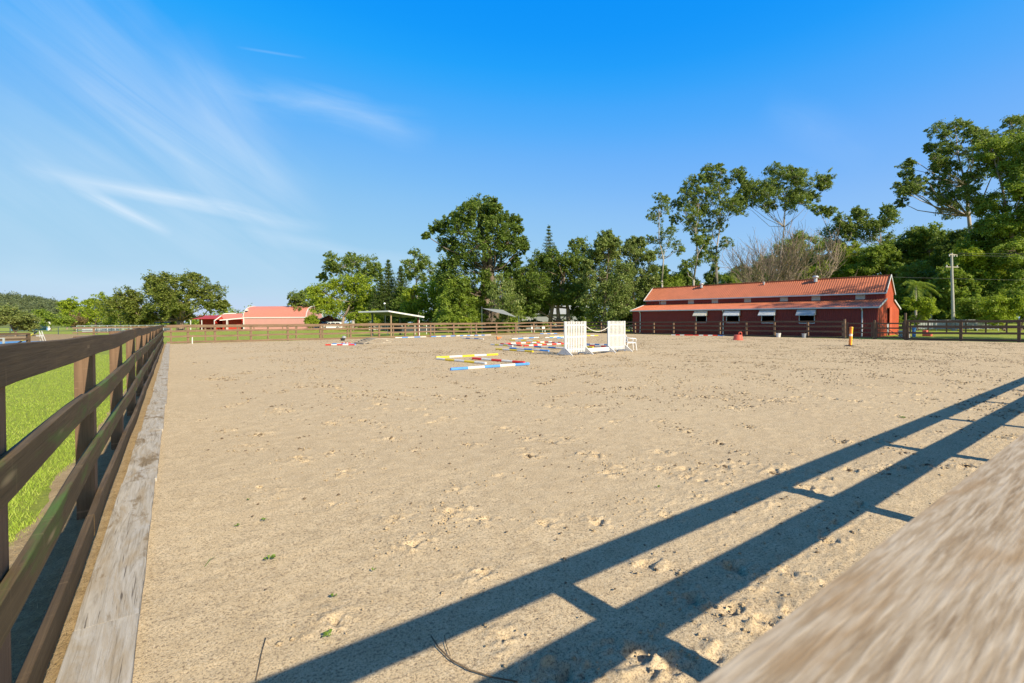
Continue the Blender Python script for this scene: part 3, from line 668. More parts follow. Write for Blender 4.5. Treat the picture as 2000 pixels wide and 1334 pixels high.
POLES = [
 ((880.3, 724), (1033, 713), 'bwbwb', 'blue and white striped pole lying nearest the camera'),
 ((851.5, 700.5), (972, 694), 'ywywy', 'yellow and white pole forming the back side of the nearest V'),
 ((853.5, 702.6), (949, 712), 'gygyg', 'white ended pole with yellow bands, front side of the nearest V'),
 ((923.3, 702), (1024, 710.4), 'rgrgr', 'red and white pole just behind the nearest blue pole'),
 ((969, 683), (1041, 688.2), 'ygygy', 'yellow ended pole beside the blue pole, left of the jump wings'),
 ((996, 681.2), (1072, 687), 'bgbgb', 'blue and white pole pointing at the foot of the left jump wing'),
 ((1044, 678.4), (1117, 682.5), 'dgdgd', 'blue and white pole whose right end is behind the left jump wing'),
 ((1023.4, 676.8), (1066, 674.3), 'rwrwr', 'bright red and white pole lying parallel in front of the pile'),
 ((1068, 674.3), (1112, 671.8), 'wrwrw', 'white ended pole with red bands beside the left jump wing'),
 ((959, 674), (1001.5, 677.3), 'gygyg', 'leftmost small yellow and white pole of the pile'),
 ((978, 672.6), (1018.5, 676), 'rgrgr', 'dark red and white pole at the left of the pile'),
 ((987, 672.4), (1036, 670.5), 'rwrwr', 'red and white pole in the middle of the pile'),
 ((1039, 670.3), (1078, 668.9), 'wrwrw', 'white ended red banded pole at the back of the pile'),
 ((1066, 669.4), (1097, 670.9), 'rgrgr', 'short looking dark red and white pole at the right of the pile'),
 ((1030, 671.6), (1062, 673.2), 'ygygy', 'yellow and white pole between two red poles of the pile'),
 ((999.6, 662.8), (1052, 660), 'wbwbw', 'white ended pole with blue bands behind the pile'),
 ((996, 665.4), (1052.6, 667.2), 'ygygy', 'yellow and white pole just behind the red pile'),
 ((1064.5, 660.4), (1102, 658.8), 'wbwbw', 'white and blue pole left of the jump wing, pointing at it'),
 ((1087.5, 661.4), (1145.5, 659.2), 'bwbwb', 'blue and white pole showing on both sides behind the left wing'),
 ((1073, 658.2), (1118, 657), 'ywywy', 'yellow and white pole behind the left jump wing'),
 ((1130, 656.9), (1168, 656.1), 'ywywy', 'yellow and white pole seen between the two jump wings'),
 ((1055, 652.6), (1088, 652.2), 'bwbwb', 'small blue and white pole at the foot of the far fence'),
 ((772, 660.4), (832, 658.7), 'wbwbw', 'leftmost white and blue pole along the far fence'),
 ((842, 658.3), (889, 656.9), 'bwbwb', 'second blue and white pole from the left along the far fence'),
 ((891, 656.8), (925, 655.9), 'wbwbw', 'third blue and white pole from the left along the far fence'),
 ((927, 655.9), (959, 655), 'bwbww', 'fourth blue and white pole from the left along the far fence'),
 ((902.6, 661.2), (944, 663), 'gdgdg', 'dull white and navy banded pole lying alone left of the cone'),
 ((1311, 655.2), (1354, 655.6), 'wrwrr', 'white and red pole against the foot of the stable fence'),
 ((1356, 655.7), (1401, 656.1), 'rwrwr', 'red ended pole against the foot of the stable fence'),
 ((1402.5, 656.1), (1449, 656.7), 'bwbwb', 'blue and white pole at the fence behind the red tub'),
 ((1455, 657), (1488, 657.4), 'ggggg', 'plain dull white pole at the foot of the stable fence'),
 ((636, 674.8), (692, 674.6), 'rwrwr', 'red and white pole lying alone on the far left of the sand'),
 ((650, 672.6), (694, 674.0), 'bwbwb', 'blue and white pole mostly hidden behind the lone red one'),
 ((668, 671.3), (684, 671.6), 'rwrwr', 'farthest red and white pole of the small group on the left'),
 ((1130, 675.4), (1187, 679), 'rgrgr', 'red and white pole between the two jump wings'),
 ((1144, 673.6), (1190, 675.2), 'dgdgd', 'blue and white pole farthest back between the two jump wings'),
 ((1098, 676.2), (1158.5, 679.8), 'ygygy', 'yellow ended pole passing behind the left jump wing'),
 ((1211.5, 682.8), (1196, 677.2), 'rgrgr', 'red pole mostly hidden behind the right jump wing')]
for k, (p, q, s, lb) in enumerate(POLES): pole(p, q, s, lb, zoff=0.0)

# ------------------------------------------------------------------ jump wings, plank, rope
def wing(x0, x1, y, lab, tilt=0.):
    w_ = x1-x0; r_ = thing('jump_wing', lab, 'jump wing', (x0, y, 0), (0, 0, tilt), 'white picket jump wings')
    for x in (0, w_-.055):
        MB().box((x, -.03, .03), (x+.055, .03, 1.50)).build('upright', M['white'], r_, bevel=.004)
        mb = MB()
        for s in (-1, 1):
            y0_, y1_ = s*.032, s*.42
            mb.add([(x+.016, y0_, .05), (x+.016, y1_, .05), (x+.016, y0_, .30), (x+.040, y0_, .05), (x+.040, y1_, .05), (x+.040, y0_, .30)],
                   [(0, 1, 2), (3, 5, 4), (0, 3, 4, 1), (1, 4, 5, 2), (2, 5, 3, 0)])
            mb.bar((x+.028, s*.03, .32), (x+.028, s*.47, .02), .055, .045, (1, 0, 0))
        mb.build('foot', M['white'], r_)
    n = 12; g = (w_-.11)/n
    for k in range(n):
        x = .055+g*(k+.5)
        MB().box((x-.027, -.028, .13), (x+.027, -.014, 1.50+random.uniform(-.006, .006))).build('picket', M['white'], r_)
    for z in (.22, .78, 1.30): MB().box((.056, -.010, z), (w_-.056, .012, z+.07)).build('crosspiece', M['white'], r_)
    return r_
wing(13.80, 15.12, 14.93, 'left white picket jump wing standing on the sand')
wing(16.62, 17.86, 14.98, 'right white picket jump wing beside the plastic chair')
o = MB().box((0, -.012, 0), (1.47, .012, .17)).build('plank', M['white'], bevel=.003); o.location = (15.14, 14.86, .10); o.rotation_euler = (radians(-8), radians(-.5), 0)
tag(o, 'white plank set low between the two jump wings', 'plank')
pts = []
for k in range(25):
    t = k/24; pts.append((15.10+1.54*t, 14.9, 1.27-.24*4*t*(1-t)+.0*t))
o = MB().tube(pts, .017, 8).build('rope', M['rope'], smooth=True); tag(o, 'pale rope sagging between the two white jump wings', 'rope')

# ------------------------------------------------------------------ plastic chair
c0 = gp(1231, 684.5)
ch = thing('plastic_chair', 'white plastic garden chair beside the right jump wing', 'chair', c0, (0, 0, radians(-32)))
def slab(pts, th): return pts
mb = MB()   # seat: slightly dished grid
nx_, ny_ = 8, 8; vs = []
for i in range(nx_+1):
    for j in range(ny_+1):
        x = -.21+.42*i/nx_; y = -.22+.44*j/ny_; z = .425-.018*(1-(2*x/.44)**2)*(1-(2*y/.46)**2)+(.02 if i == nx_ else 0)*0
        vs.append((x, y, z))
fs = [(i*(ny_+1)+j, (i+1)*(ny_+1)+j, (i+1)*(ny_+1)+j+1, i*(ny_+1)+j+1) for i in range(nx_) for j in range(ny_)]
k0 = len(vs); vs += [(x, y, z-.02) for x, y, z in vs]; fs += [tuple(v+k0 for v in f[::-1]) for f in fs]
mb.add(vs, fs); mb.box((-.215, -.235, .38), (.215, -.215, .43)); mb.box((-.215, .215, .38), (.215, .235, .43)); mb.box((.205, -.215, .38), (.222, .215, .43))
mb.build('seat', M['plastic'], ch, smooth=False)
mb = MB()
for k in range(7):
    y = -.18+.06*k; zt = .78-.35*y*y*2
    mb.bar((-.205, y, .43), (-.275, y, zt), .046, .010, (1, 0, 0))
mb.tube([(-.19, -.215, .42), (-.25, -.21, .70), (-.275, -.13, .785), (-.28, 0, .80), (-.275, .13, .785), (-.25, .21, .70), (-.19, .215, .42)], .017, 8)
mb.bar((-.226, -.21, .53), (-.226, .21, .53), .012, .05)
mb.build('backrest', M['plastic'], ch)
for s in (-1, 1):
    mb = MB(); mb.tube([(-.24, s*.225, .66), (-.12, s*.25, .635), (.05, s*.255, .615), (.20, s*.25, .61), (.225, s*.245, .55), (.21, s*.235, .42)], [.022, .024, .026, .024, .02, .018], 8); mb.build('armrest', M['plastic'], ch, smooth=True)
    MB().tube([(.20, s*.225, .42), (.225, s*.24, .2), (.25, s*.25, .0)], [.028, .024, .020], 8).build('leg', M['plastic'], ch)
    MB().tube([(-.20, s*.215, .43), (-.235, s*.225, .2), (-.27, s*.235, .0)], [.028, .024, .020], 8).build('leg', M['plastic'], ch)

# ------------------------------------------------------------------ red tub, bollard, buckets, cone, ramp
t0 = gp(1441.5, 664.3)
tb = thing('upturned_tub', 'faded red plastic tub with a raised loop handle standing on the sand', 'tub', t0, (0, 0, radians(-37)))
MB().lathe([(.36, 0), (.365, .04), (.33, .06), (.285, .38), (.26, .40), (0, .405)], 28).build('body', M['salmon'], tb, smooth=False)
MB().tube([(.06, 0, .40), (.06, 0, .55), (.09, 0, .60), (.24, 0, .60), (.27, 0, .55), (.275, 0, .30)], .032, 8).build('handle', M['salmon'], tb, smooth=True)
b0 = gp(1660.5, 676)
def bollard_mat():
    m, nt, b = newmat('orange_yellow_bollard'); L = nt.links.new
    o = N(nt, 'ShaderNodeTexCoord').outputs['Object']; s = N(nt, 'ShaderNodeSeparateXYZ'); L(o, s.inputs[0])
    c = mixc(nt, ramp(nt, s.outputs[0], [(.0, 0.), (.004, 1.)]), (.85, .24, .03), (.85, .62, .03))
    z = N(nt, 'ShaderNodeMath', operation='MULTIPLY'); L(s.outputs[2], z.inputs[0]); z.inputs[1].default_value = 1.
    zz = ramp(nt, z.outputs[0], [(.56, 0.), (.565, 1.), (.69, 1.), (.695, 0.)])
    c = mixc(nt, zz, c, (.78, .74, .66)); n = noise(nt, o, 18, 4, .7)
    c = mixc(nt, ramp(nt, n, [(.60, 0.), (.64, .8)]), c, (.80, .19, .04))
    L(c, b.inputs['Base Color']); b.inputs['Roughness'].default_value = .5; return m
bo = thing('bollard', 'leaning orange and yellow plastic bollard on a black base', 'bollard', b0, (0, radians(3.5), radians(-36)))
MB().lathe([(.08, .03), (.08, 1.0), (.085, 1.0), (.09, 1.04), (.075, 1.09), (.0, 1.10)], 20).build('body', bollard_mat(), bo)
MB().lathe([(.28, 0), (.28, .02), (.14, .05), (.10, .06), (.0, .06)], 8).build('base', M['black'], bo)
def bucket(x, y, lab, hang=0., r_=.15, mat='white_dirty'):
    b = thing('bucket', lab, 'bucket', (x, y, hang), (0, 0, 0), 'small buckets by the stable fence')
    MB().lathe([(r_*.78, 0), (r_, .34), (r_*1.06, .345), (r_*1.06, .365), (r_*.95, .365), (r_*.72, .03), (0, .03)], 18).build('body', M[mat], b)
    MB().tube([(-r_, 0, .34), (-r_*.8, -.05, .42), (0, -.07, .46), (r_*.8, -.05, .42), (r_, 0, .34)], .006, 6).build('handle', M['nail'], b)
g = gp(1526, 657.4); bucket(42.55, 18.75, 'squat white bucket on the ground left of the other by the stable fence', .0, .19)
bucket(42.6, 16.75, 'grey bucket against a post of the stable fence', .0, .17, 'grey')
cn = gp(971, 663.3)
co = thing('traffic_cone', 'small orange cone tipped over on the sand', 'cone', cn+Vector((0, 0, .11)), (0, radians(78), radians(-20)))
MB().lathe([(.13, .0), (.125, .03), (.11, .035), (.035, .40), (.0, .41)], 16).build('body', M['orange'], co)
MB().box((-.17, -.17, -.02), (.17, .17, -.001)).build('base', M['orange'], co)
# low arched ramp made of old boards
r0, r1 = gp(711, 672.8), gp(783, 669.6); d = r1-r0; Lr = d.length
rp_ = thing('timber_ramp', 'low arched bridge of old weathered boards lying on the sand', 'ramp', r0, (0, 0, atan2(d.y, d.x)))
for s, yy_ in ((0, 0.), (1, 1.25)):
    mb = MB(); n = 14; vs = []
    for i in range(n+1):
        t = i/n; x = Lr*t; z = .04+.36*sin(pi*min(1, t*1.0))**.8*(1-.15*t)
        for a_, b2 in ((0, -.07), (.05, -.07), (.05, 0), (0, 0)): vs.append((x, yy_+a_, z+b2+.03))
    fs = []
    for i in range(n):
        for k in range(4): fs.append((i*4+k, i*4+(k+1) % 4, i*4+4+(k+1) % 4, i*4+4+k))
    fs += [(0, 1, 2, 3)[::-1], tuple(n*4+k for k in range(4))]; mb.add(vs, fs); mb.build('side_board', M['grey_wood'], rp_)
    MB().box((0, yy_, -.01), (Lr, yy_+.045, .03)).build('ground_board', M['grey_wood'], rp_)
for i in range(5):
    t = (i+.1)/14*1.0; x = Lr*t; z = .05+.36*sin(pi*t)**.8*(1-.15*t)+.02
    MB().box((x, -.02, z), (x+Lr/14*.9, 1.32, z+.03)).build('deck_board', M['grey_wood'], rp_)
MB().box((-.03, .0, 0), (.0, 1.30, .13)).build('deck_board', M['grey_wood'], rp_)
k0_ = gp(669.5, 665.5)
hb = thing('feed_tub', 'small black and grey tub lying near the far fence', 'tub', k0_, (0, 0, .4))
MB().lathe([(.14, 0), (.20, .20), (.215, .205), (.19, .21), (.13, .03), (0, .03)], 16).build('body', M['black'], hb)
MB().lathe([(.0, .0), (.15, .02), (.18, .08), (.15, .20), (.0, .25)], 14, c=(.22, .1, .16)).build('lid', M['grey'], hb)
sp = gp(375.5, 671.6)
o = MB().tube([(0, 0, -.1), (.01, 0, .48), (.03, 0, .50)], [.035, .035, .02], 10).build('marker_post', M['white_dirty'], loc=sp); tag(o, 'short white marker post at the left end of the far fence', 'post')

# weeds, sticks
def weed(px, py, s, label):
    g = gp(px, py); mb = MB()
    for k in range(random.randint(7, 11)):
        a = random.uniform(0, 6.28); l = s*random.uniform(.4, 1.); x, y = cos(a), sin(a); w_ = l*.28; bx, by = x*l*.3, y*l*.3
        mb.add([(bx, by, .004), (x*l*.6-y*w_, y*l*.6+x*w_, .012+l*.25), (x*l, y*l, .01+l*.2), (x*l*.6+y*w_, y*l*.6-x*w_, .012+l*.25)], [(0, 1, 2, 3)])
    o = mb.build('weed', M['weed'], loc=(g.x, g.y, .003)); tag(o, label, 'weed', 'tiny green weeds sprouting in the sand')
weed(527, 1094, .042, 'tiny green weed with a wide rosette left of centre in the sand')
weed(643, 1245, .036, 'tiny green weed just above the left end of the top rail shadow')
weed(515, 1018, .030, 'tiny green weed in the upper left group, rightmost of the two')
weed(462, 1029, .034, 'tiny green weed in the upper left group, leftmost of the two')
weed(652, 1168, .026, 'tiny weed above the dark crack in the sand')
weed(729, 1117, .022, 'tiny weed right of the other weeds in the lit sand')
weed(486, 978, .020, 'farthest tiny weed on the left part of the sand')
weed(1764, 817, .05, 'tiny weed at the upper edge of the long top rail shadow')
weed(1286, 953, .03, 'tiny weed in the middle of the sand before the rail shadow')
def stick(pts, r_, label, name='stick', mat='clod'):
    P = [gp(*p)+Vector((0, 0, .010)) for p in pts]; o = MB().tube(P, r_, 6).build(name, M[mat], smooth=True); tag(o, label, 'stick')
stick([(842, 1246), (856, 1268), (880, 1292), (915, 1312), (965, 1328), (1010, 1336)], .0035, 'long thin curved twig lying below the rail shadow')
stick([(868, 1245), (872, 1265), (880, 1285)], .002, 'short thin twig right beside the long curved one')
stick([(519, 1250), (511, 1280), (505, 1310), (500, 1333)], .002, 'thin dark twig near the bottom left of the sand')
gb = gp(400, 1108)
mb = MB(); mb.tube([(0, 0, .005), (.03, .05, .02), (.06, .09, .012)], [.002, .002, .0005], 5); o = mb.build('grass_leaf', M['weed'], loc=gb); tag(o, 'single green grass leaf lying on the sand near the sleepers', 'leaf')

# ------------------------------------------------------------------ stable (the long red barn)
def barn():
    th_ = radians(6.)
    L0 = gp(1250, 649.6); dd = Vector((-sin(th_), cos(th_), 0)); org = L0 + dd*1.1; org.z = .20-.06+.0
    r_ = thing('stable', 'long red corrugated stable with clerestory roof and awnings', 'stable', (org.x, org.y, .20), (0, radians(.47), radians(-84)))
    LN = 25.4; D = 10.4; k1 = 3.25; k2 = D-k1
    zl, zm, zu, zr = 2.66, 3.42, 4.10, 5.78
    zb = -.45
    # window spans along x on the front wall
    wins = [(8.61, 9.76), (12.07, 13.36), (15.70, 16.88), (19.20, 20.45)]; wz0, wz1 = 1.17, 2.10
    mb = MB()
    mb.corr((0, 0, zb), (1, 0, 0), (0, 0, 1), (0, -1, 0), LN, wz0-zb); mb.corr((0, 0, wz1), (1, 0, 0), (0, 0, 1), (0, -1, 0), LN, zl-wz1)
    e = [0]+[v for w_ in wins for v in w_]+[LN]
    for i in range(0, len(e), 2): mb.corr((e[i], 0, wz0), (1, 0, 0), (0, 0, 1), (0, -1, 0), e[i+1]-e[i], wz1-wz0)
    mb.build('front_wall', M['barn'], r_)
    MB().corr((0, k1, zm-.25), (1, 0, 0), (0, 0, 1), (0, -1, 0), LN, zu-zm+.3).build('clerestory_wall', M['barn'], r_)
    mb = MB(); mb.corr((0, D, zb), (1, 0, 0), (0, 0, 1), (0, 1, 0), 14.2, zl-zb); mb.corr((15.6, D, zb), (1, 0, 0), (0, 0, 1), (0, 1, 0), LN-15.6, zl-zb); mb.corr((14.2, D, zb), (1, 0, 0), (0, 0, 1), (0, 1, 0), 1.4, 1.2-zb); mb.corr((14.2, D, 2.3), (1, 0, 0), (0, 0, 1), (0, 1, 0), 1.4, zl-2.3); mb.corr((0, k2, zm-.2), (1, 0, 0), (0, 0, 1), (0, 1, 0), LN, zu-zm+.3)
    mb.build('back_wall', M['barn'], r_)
    # end walls
    dz = 2.80; d0, d1 = 4.05, 5.05
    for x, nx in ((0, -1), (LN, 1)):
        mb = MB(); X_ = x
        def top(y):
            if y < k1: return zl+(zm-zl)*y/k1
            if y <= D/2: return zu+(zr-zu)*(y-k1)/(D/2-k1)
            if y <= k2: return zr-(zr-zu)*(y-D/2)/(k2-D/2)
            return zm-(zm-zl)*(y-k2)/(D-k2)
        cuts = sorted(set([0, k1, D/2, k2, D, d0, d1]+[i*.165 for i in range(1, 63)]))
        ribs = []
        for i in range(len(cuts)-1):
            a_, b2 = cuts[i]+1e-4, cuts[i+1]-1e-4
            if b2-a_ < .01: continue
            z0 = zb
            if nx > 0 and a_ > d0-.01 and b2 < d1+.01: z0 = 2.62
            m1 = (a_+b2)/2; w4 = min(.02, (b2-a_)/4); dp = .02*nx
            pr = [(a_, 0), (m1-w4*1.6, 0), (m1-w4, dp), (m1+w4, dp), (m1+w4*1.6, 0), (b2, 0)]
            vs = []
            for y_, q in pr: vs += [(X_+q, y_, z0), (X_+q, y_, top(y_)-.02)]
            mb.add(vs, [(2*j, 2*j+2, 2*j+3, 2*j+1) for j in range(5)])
        mb.build('end_wall', M['barn_sunlit'], r_)
    # roofs
    def roof(y0, z0, y1, z1, name, x0=-.15, x1=LN+.12):
        v = Vector((0, y1-y0, z1-z0)); Lv = v.length; v.normalize(); nrm = Vector((0, -v.z, v.y)); 
        if nrm.z < 0: nrm = -nrm
        mb = MB(); mb.corr((x0, y0, z0), (1, 0, 0), v, nrm, x1-x0, Lv, pitch=.21, depth=.028, ribw=.45)
        mb.corr((x0, y0, z0-.012), (1, 0, 0), v, nrm, x1-x0, Lv, pitch=2.2, depth=.001)
        return mb.build(name, M['roof'], r_)
    roof(-.28, zl-.06+.02, k1, zm+.02, 'lower_roof'); roof(D+.28, zl-.04, k2, zm+.02, 'lower_roof')
    roof(k1-.32, zu-.10, D/2, zr, 'upper_roof'); roof(k2+.32, zu-.10, D/2, zr, 'upper_roof')
    MB().bar((-.15, D/2, zr+.03), (LN+.12, D/2, zr+.03), .28, .05).build('ridge_cap', M['roof'], r_)
    # gutters and fascias
    for y_, z_ in ((-.36, zl-.06), (k1-.40, zu-.12)):
        MB().box((-.16, y_-.05, z_-.07), (LN+.13, y_+.06, z_+.06)).build('gutter', M['trim'], r_, bevel=.01)
    for x in (-.17, LN+.13):
        mb = MB()
        for (a_, b2) in (((-.36, zl-.08), (k1, zm+.02)), ((D+.33, zl-.08), (k2, zm+.02)), ((k1-.40, zu-.12), (D/2, zr+.03)), ((k2+.40, zu-.12), (D/2, zr+.03))):
            mb.bar((x, a_[0], a_[1]), (x, b2[0], b2[1]), .035, .17, (0, 0, 1))
        mb.build('bargeboard', M['trim'] if x < 0 else M['trim'], r_)
    for x in (1.18, 11.71, 24.26):
        MB().tube([(x, -.33, zl-.1), (x, -.30, zl-.2), (x, -.085, zl-.38), (x, -.085, .1+zb*.3), (x, -.22, -.02+zb*.3)], .055, 8).build('downpipe', M['trim'], r_)
    MB().tube([(2.05, k1-.36, zu-.15), (2.05, k1-.10, zu-.3), (2.05, k1-.10, zm-.1), (2.05, k1-.5, zm-.13)], .04, 8).build('downpipe', M['trim'], r_)
    # windows with awnings
    for i, (a_, b2) in enumerate(wins):
        w_ = MB(); 
        for p, q in (((a_-.05, -.045, wz0-.07), (b2+.05, .03, wz0)), ((a_-.05, -.045, wz1), (b2+.05, .03, wz1+.05)), ((a_-.06, -.045, wz0-.07), (a_, .03, wz1+.05)), ((b2, -.045, wz0-.07), (b2+.06, .03, wz1+.05))): w_.box(p, q)
        f_ = w_.build('window', M['trim'], r_)
        aw = MB(); x0, x1 = a_-.18, b2+.18; zt, yb, zb2 = 2.62, -.66, 1.94
        aw.corr((x0, -.05, zt), (1, 0, 0), Vector((0, yb+.05, zb2-zt)).normalized(), (0, -.6, .8), x1-x0, hypot(yb+.05, zb2-zt), .08, .014)
        aw.box((x0, yb-.01, zb2-.05), (x1, yb+.012, zb2+.01))
        for x in (x0, x1): aw.add([(x, -.045, zt), (x, -.045, zb2), (x, yb, zb2), (x, yb, zb2+.02)], [(0, 1, 2, 3)])
        aw.build('awning', M['panel'] if i == 0 else M['awn'], f_)
    for a_, b2 in ((2.14, 2.91), (5.91, 6.66), (8.9, 9.67), (12.64, 13.39), (16.38, 17.14), (19.36, 20.12), (23.09, 23.85)):
        MB().corr((a_, k1-.030, 3.46), (1, 0, 0), (0, 0, 1), (0, -1, 0), b2-a_, .60, .075, .012).build('light_panel', M['panel'], r_)
    # turbine vents
    for x, s in ((6.9, 1.), (14.2, .5), (19.3, 1.1)):
        y_, z_ = D/2-.45, zr-.30
        v_ = MB().lathe([(.16*s, 0), (.16*s, .30*s), (.15*s, .32*s)], 14, c=(x, y_, z_)).build('vent_pipe', M['zinc'], r_)
        mb = MB(); mb.lathe([(.13*s, .32*s), (.24*s, .38*s), (.27*s, .47*s), (.22*s, .56*s), (.08*s, .60*s), (0, .61*s)], 18, c=(x, y_, z_)); mb.build('vent_head', M['zinc'], v_)
    # end door, inside partitions, floor
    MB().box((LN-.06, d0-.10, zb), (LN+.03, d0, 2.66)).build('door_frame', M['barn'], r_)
    MB().box((LN+.032, d1+.0, zb), (LN+.075, d1+1.15, 2.70)).build('sliding_door', M['barn_sunlit'], r_)
    MB().box((LN-.03, d0-.02, .25), (LN+.02, d0+.9, 1.15)).build('half_door', M['grey'], r_)
    mb = MB(); mb.box((.1, D/2-.04, zb), (14, D/2+.04, 2.6)); mb.box((16, D/2-.04, zb), (LN-3.4, D/2+.04, 2.6))
    for x in (4, 8, 11, 14.4, 18, 21.5): mb.box((x, .3, zb), (x+.06, D/2-.1, 2.2))
    mb.build('partition', M['dark'], r_)
    MB().box((.05, .05, zb+.1), (LN-.05, D-.05, .30)).build('floor', M['earth'], r_)
barn()
w0 = gp(1715, 657)
# clutter at the end of the stable
o = MB().box((-.45, -.35, 0), (.45, .35, .75)).build('water_trough', M['tank'], loc=(48.6, 11.6, -.05), bevel=.06); o.scale = (1, .8, .7); tag(o, 'grey metal drum lying at the end of the stable by the gate', 'trough')
wb = thing('wheelbarrow', 'grey wheelbarrow parked by the end door of the stable', 'wheelbarrow', (47.2, 11.3, -.05), (0, 0, radians(200)))
MB().add([(-.4, -.3, .62), (.4, -.33, .60), (.4, .33, .60), (-.4, .3, .62), (-.25, -.2, .30), (.2, -.22, .25), (.2, .22, .25), (-.25, .2, .30)], [(4, 5, 6, 7), (0, 1, 5, 4), (1, 2, 6, 5), (2, 3, 7, 6), (3, 0, 4, 7)]).build('tray', M['tank'], wb)
MB().tube([(.55, 0, .08), (.55, 0, .14)], .19, 14).build('wheel', M['tyre'], wb).rotation_euler = (0, 0, 0)
for s in (-1, 1):
    MB().tube([(.55, s*.06, .18), (-.2, s*.22, .28), (-.85, s*.3, .62)], .02, 6).build('handle', M['steel'], wb)
    MB().tube([(-.2, s*.22, .28), (-.28, s*.24, 0)], .02, 6).build('leg', M['steel'], wb)
p = gp(1785, 655); mb = MB()
bp_ = at(1785, 650, 41); bb = thing('drum', 'blue drum standing just behind the right gate post', 'drum', (bp_.x, bp_.y, -.06)); MB().lathe([(.13, 0), (.14, .3), (.13, .6), (.14, .8), (.12, .95), (0, .97)], 16).build('body', M['tarp'], bb)
MB().lathe([(.05, .97), (.05, 1.0), (0, 1.0)], 10).build('cap', M['black'], bb)
rb = thing('mounting_block', 'small red step block on the grass right of the stable', 'step', (55.5, 11.6, -.06)); MB().box((-.3, -.3, 0), (.3, .3, .3)).build('lower_step', M['salmon'], rb, bevel=.03); MB().box((-.3, .0, .3), (.3, .3, .55)).build('upper_step', M['salmon'], rb, bevel=.03)

# ------------------------------------------------------------------ utility pole and wires
up0 = at(1862, 643, 62); up0.z = -.06
ut = thing('utility_pole', 'tall concrete utility pole with two crossarms right of the stable', 'utility pole', up0)
tl = -.30*RT; top_ = Vector((tl[0], tl[1], 10.35))
MB().tube([(0, 0, 0), (top_.x*.35, top_.y*.35, 4.0), (top_.x*.8, top_.y*.8, 7.5), top_], [.20, .17, .15, .12], 12).build('shaft', M['concrete'], ut)
rd = Vector((RT[0], RT[1], 0)).normalized(); fd = Vector((_f0[0], _f0[1], 0))
for z, a_, b2, nm in ((10.15, -.55, 1.0, 'crossarm'), (8.5, -1.05, 1.15, 'crossarm')):
    c_ = Vector((top_.x*z/10.35, top_.y*z/10.35, z)); p_ = c_+rd*a_-fd*.2; q_ = c_+rd*b2-fd*.2+fd*.5
    o = MB().bar(p_, q_, .12, .12).build(nm, M['grey_wood'], ut)
    for t in ((.05, .62, .97) if z > 9 else (.1, .9)):
        e_ = p_.lerp(q_, t); MB().lathe([(.05, 0), (.07, .06), (.05, .10), (.07, .14), (.03, .2), (0, .2)], 8, c=(e_.x, e_.y, e_.z-.26 if z > 9 else e_.z+.06)).build('insulator', M['white_dirty'], o)
def cable(p, q, sag, label, r_=.012):
    p = Vector(p); q = Vector(q); pts = [p.lerp(q, t/16)-Vector((0, 0, sag*4*(t/16)*(1-t/16))) for t in range(17)]
    o = MB().tube(pts, r_, 5).build('power_line', M['wire']); tag(o, label, 'cable')
e1 = up0+top_+rd*.9; far1 = at(2700, 470, 70); cable(e1, far1, .8, 'upper power line running right from the utility pole'); cable(e1+Vector((0, 0, -.25))-rd*.4, far1+Vector((0, 0, -.6)), .9, 'lower power line running right from the utility pole')
cable(at(1741, 541, 44), at(2600, 552, 40), .15, 'thin service cable running right from the stable ridge', .009)

# ------------------------------------------------------------------ far buildings
def look_rot(p): return -atan2(p[0], p[1])           # local +Y points away from the camera
# pink half-round barn
P_ = at(600, 643, 118); Q_ = at(476, 643, 118); P_.z = Q_.z = -.06
d = (P_-Q_); Lb = d.length
pb = thing('hay_barn', 'pale pink barn with a curved gambrel roof', 'barn', Q_, (0, 0, atan2(d.y, d.x)-radians(3)))
MB().corr((0, 0, 0), (1, 0, 0), (0, 0, 1), (0, -1, 0), Lb, 3.0, .3, .03).build('front_wall', M['pinkw'], pb)
MB().corr((0, 9, 0), (1, 0, 0), (0, 0, 1), (0, 1, 0), Lb, 3.0, .3, .03).build('back_wall', M['pinkw'], pb)
arc = [(0, 3.0), (.35, 4.1), (1.2, 5.1), (2.6, 5.75), (4.5, 6.0), (6.4, 5.75), (7.8, 5.1), (8.65, 4.1), (9, 3.0)]
mb = MB()
for (a_, z0), (b2, z1) in zip(arc[:-1], arc[1:]):
    v = Vector((0, b2-a_, z1-z0)); l = v.length; v.normalize(); n_ = Vector((0, -v.z, v.y)); mb.corr((-.1, a_, z0), (1, 0, 0), v, n_, Lb+.2, l, .3, .03)
mb.build('roof', M['pinkr'], pb)
for x in (0, Lb):
    mb = MB(); ys_ = [(0, 0)]+arc+[(9, 0)]; mb.add([(x, a_, z) for a_, z in ys_], [tuple(range(len(ys_)))]); mb.build('end_wall', M['grey_wood'] if x == 0 else M['pinkw'], pb)
    mb = MB()
    for (a_, z0), (b2, z1) in zip(arc[:-1], arc[1:]): mb.bar((x+(-.12 if x == 0 else .12), a_, z0+.05), (x+(-.12 if x == 0 else .12), b2, z1+.05), .10, .28, (0, 0, 1) if abs(z1-z0) < abs(b2-a_) else (0, 1, 0))
    mb.build('bargeboard', M['white'], pb)
MB().box((-.1, -.14, 2.88), (Lb+.1, -.03, 3.12)).build('gutter', M['white'], pb)
MB().box((-.05, -.16, 0), (.22, -.035, 3.0)).build('corner_post', M['white'], pb)
MB().box((.3, .25, 4.75), (.85, .7, 5.15)).build('roof_box', M['white'], pb)
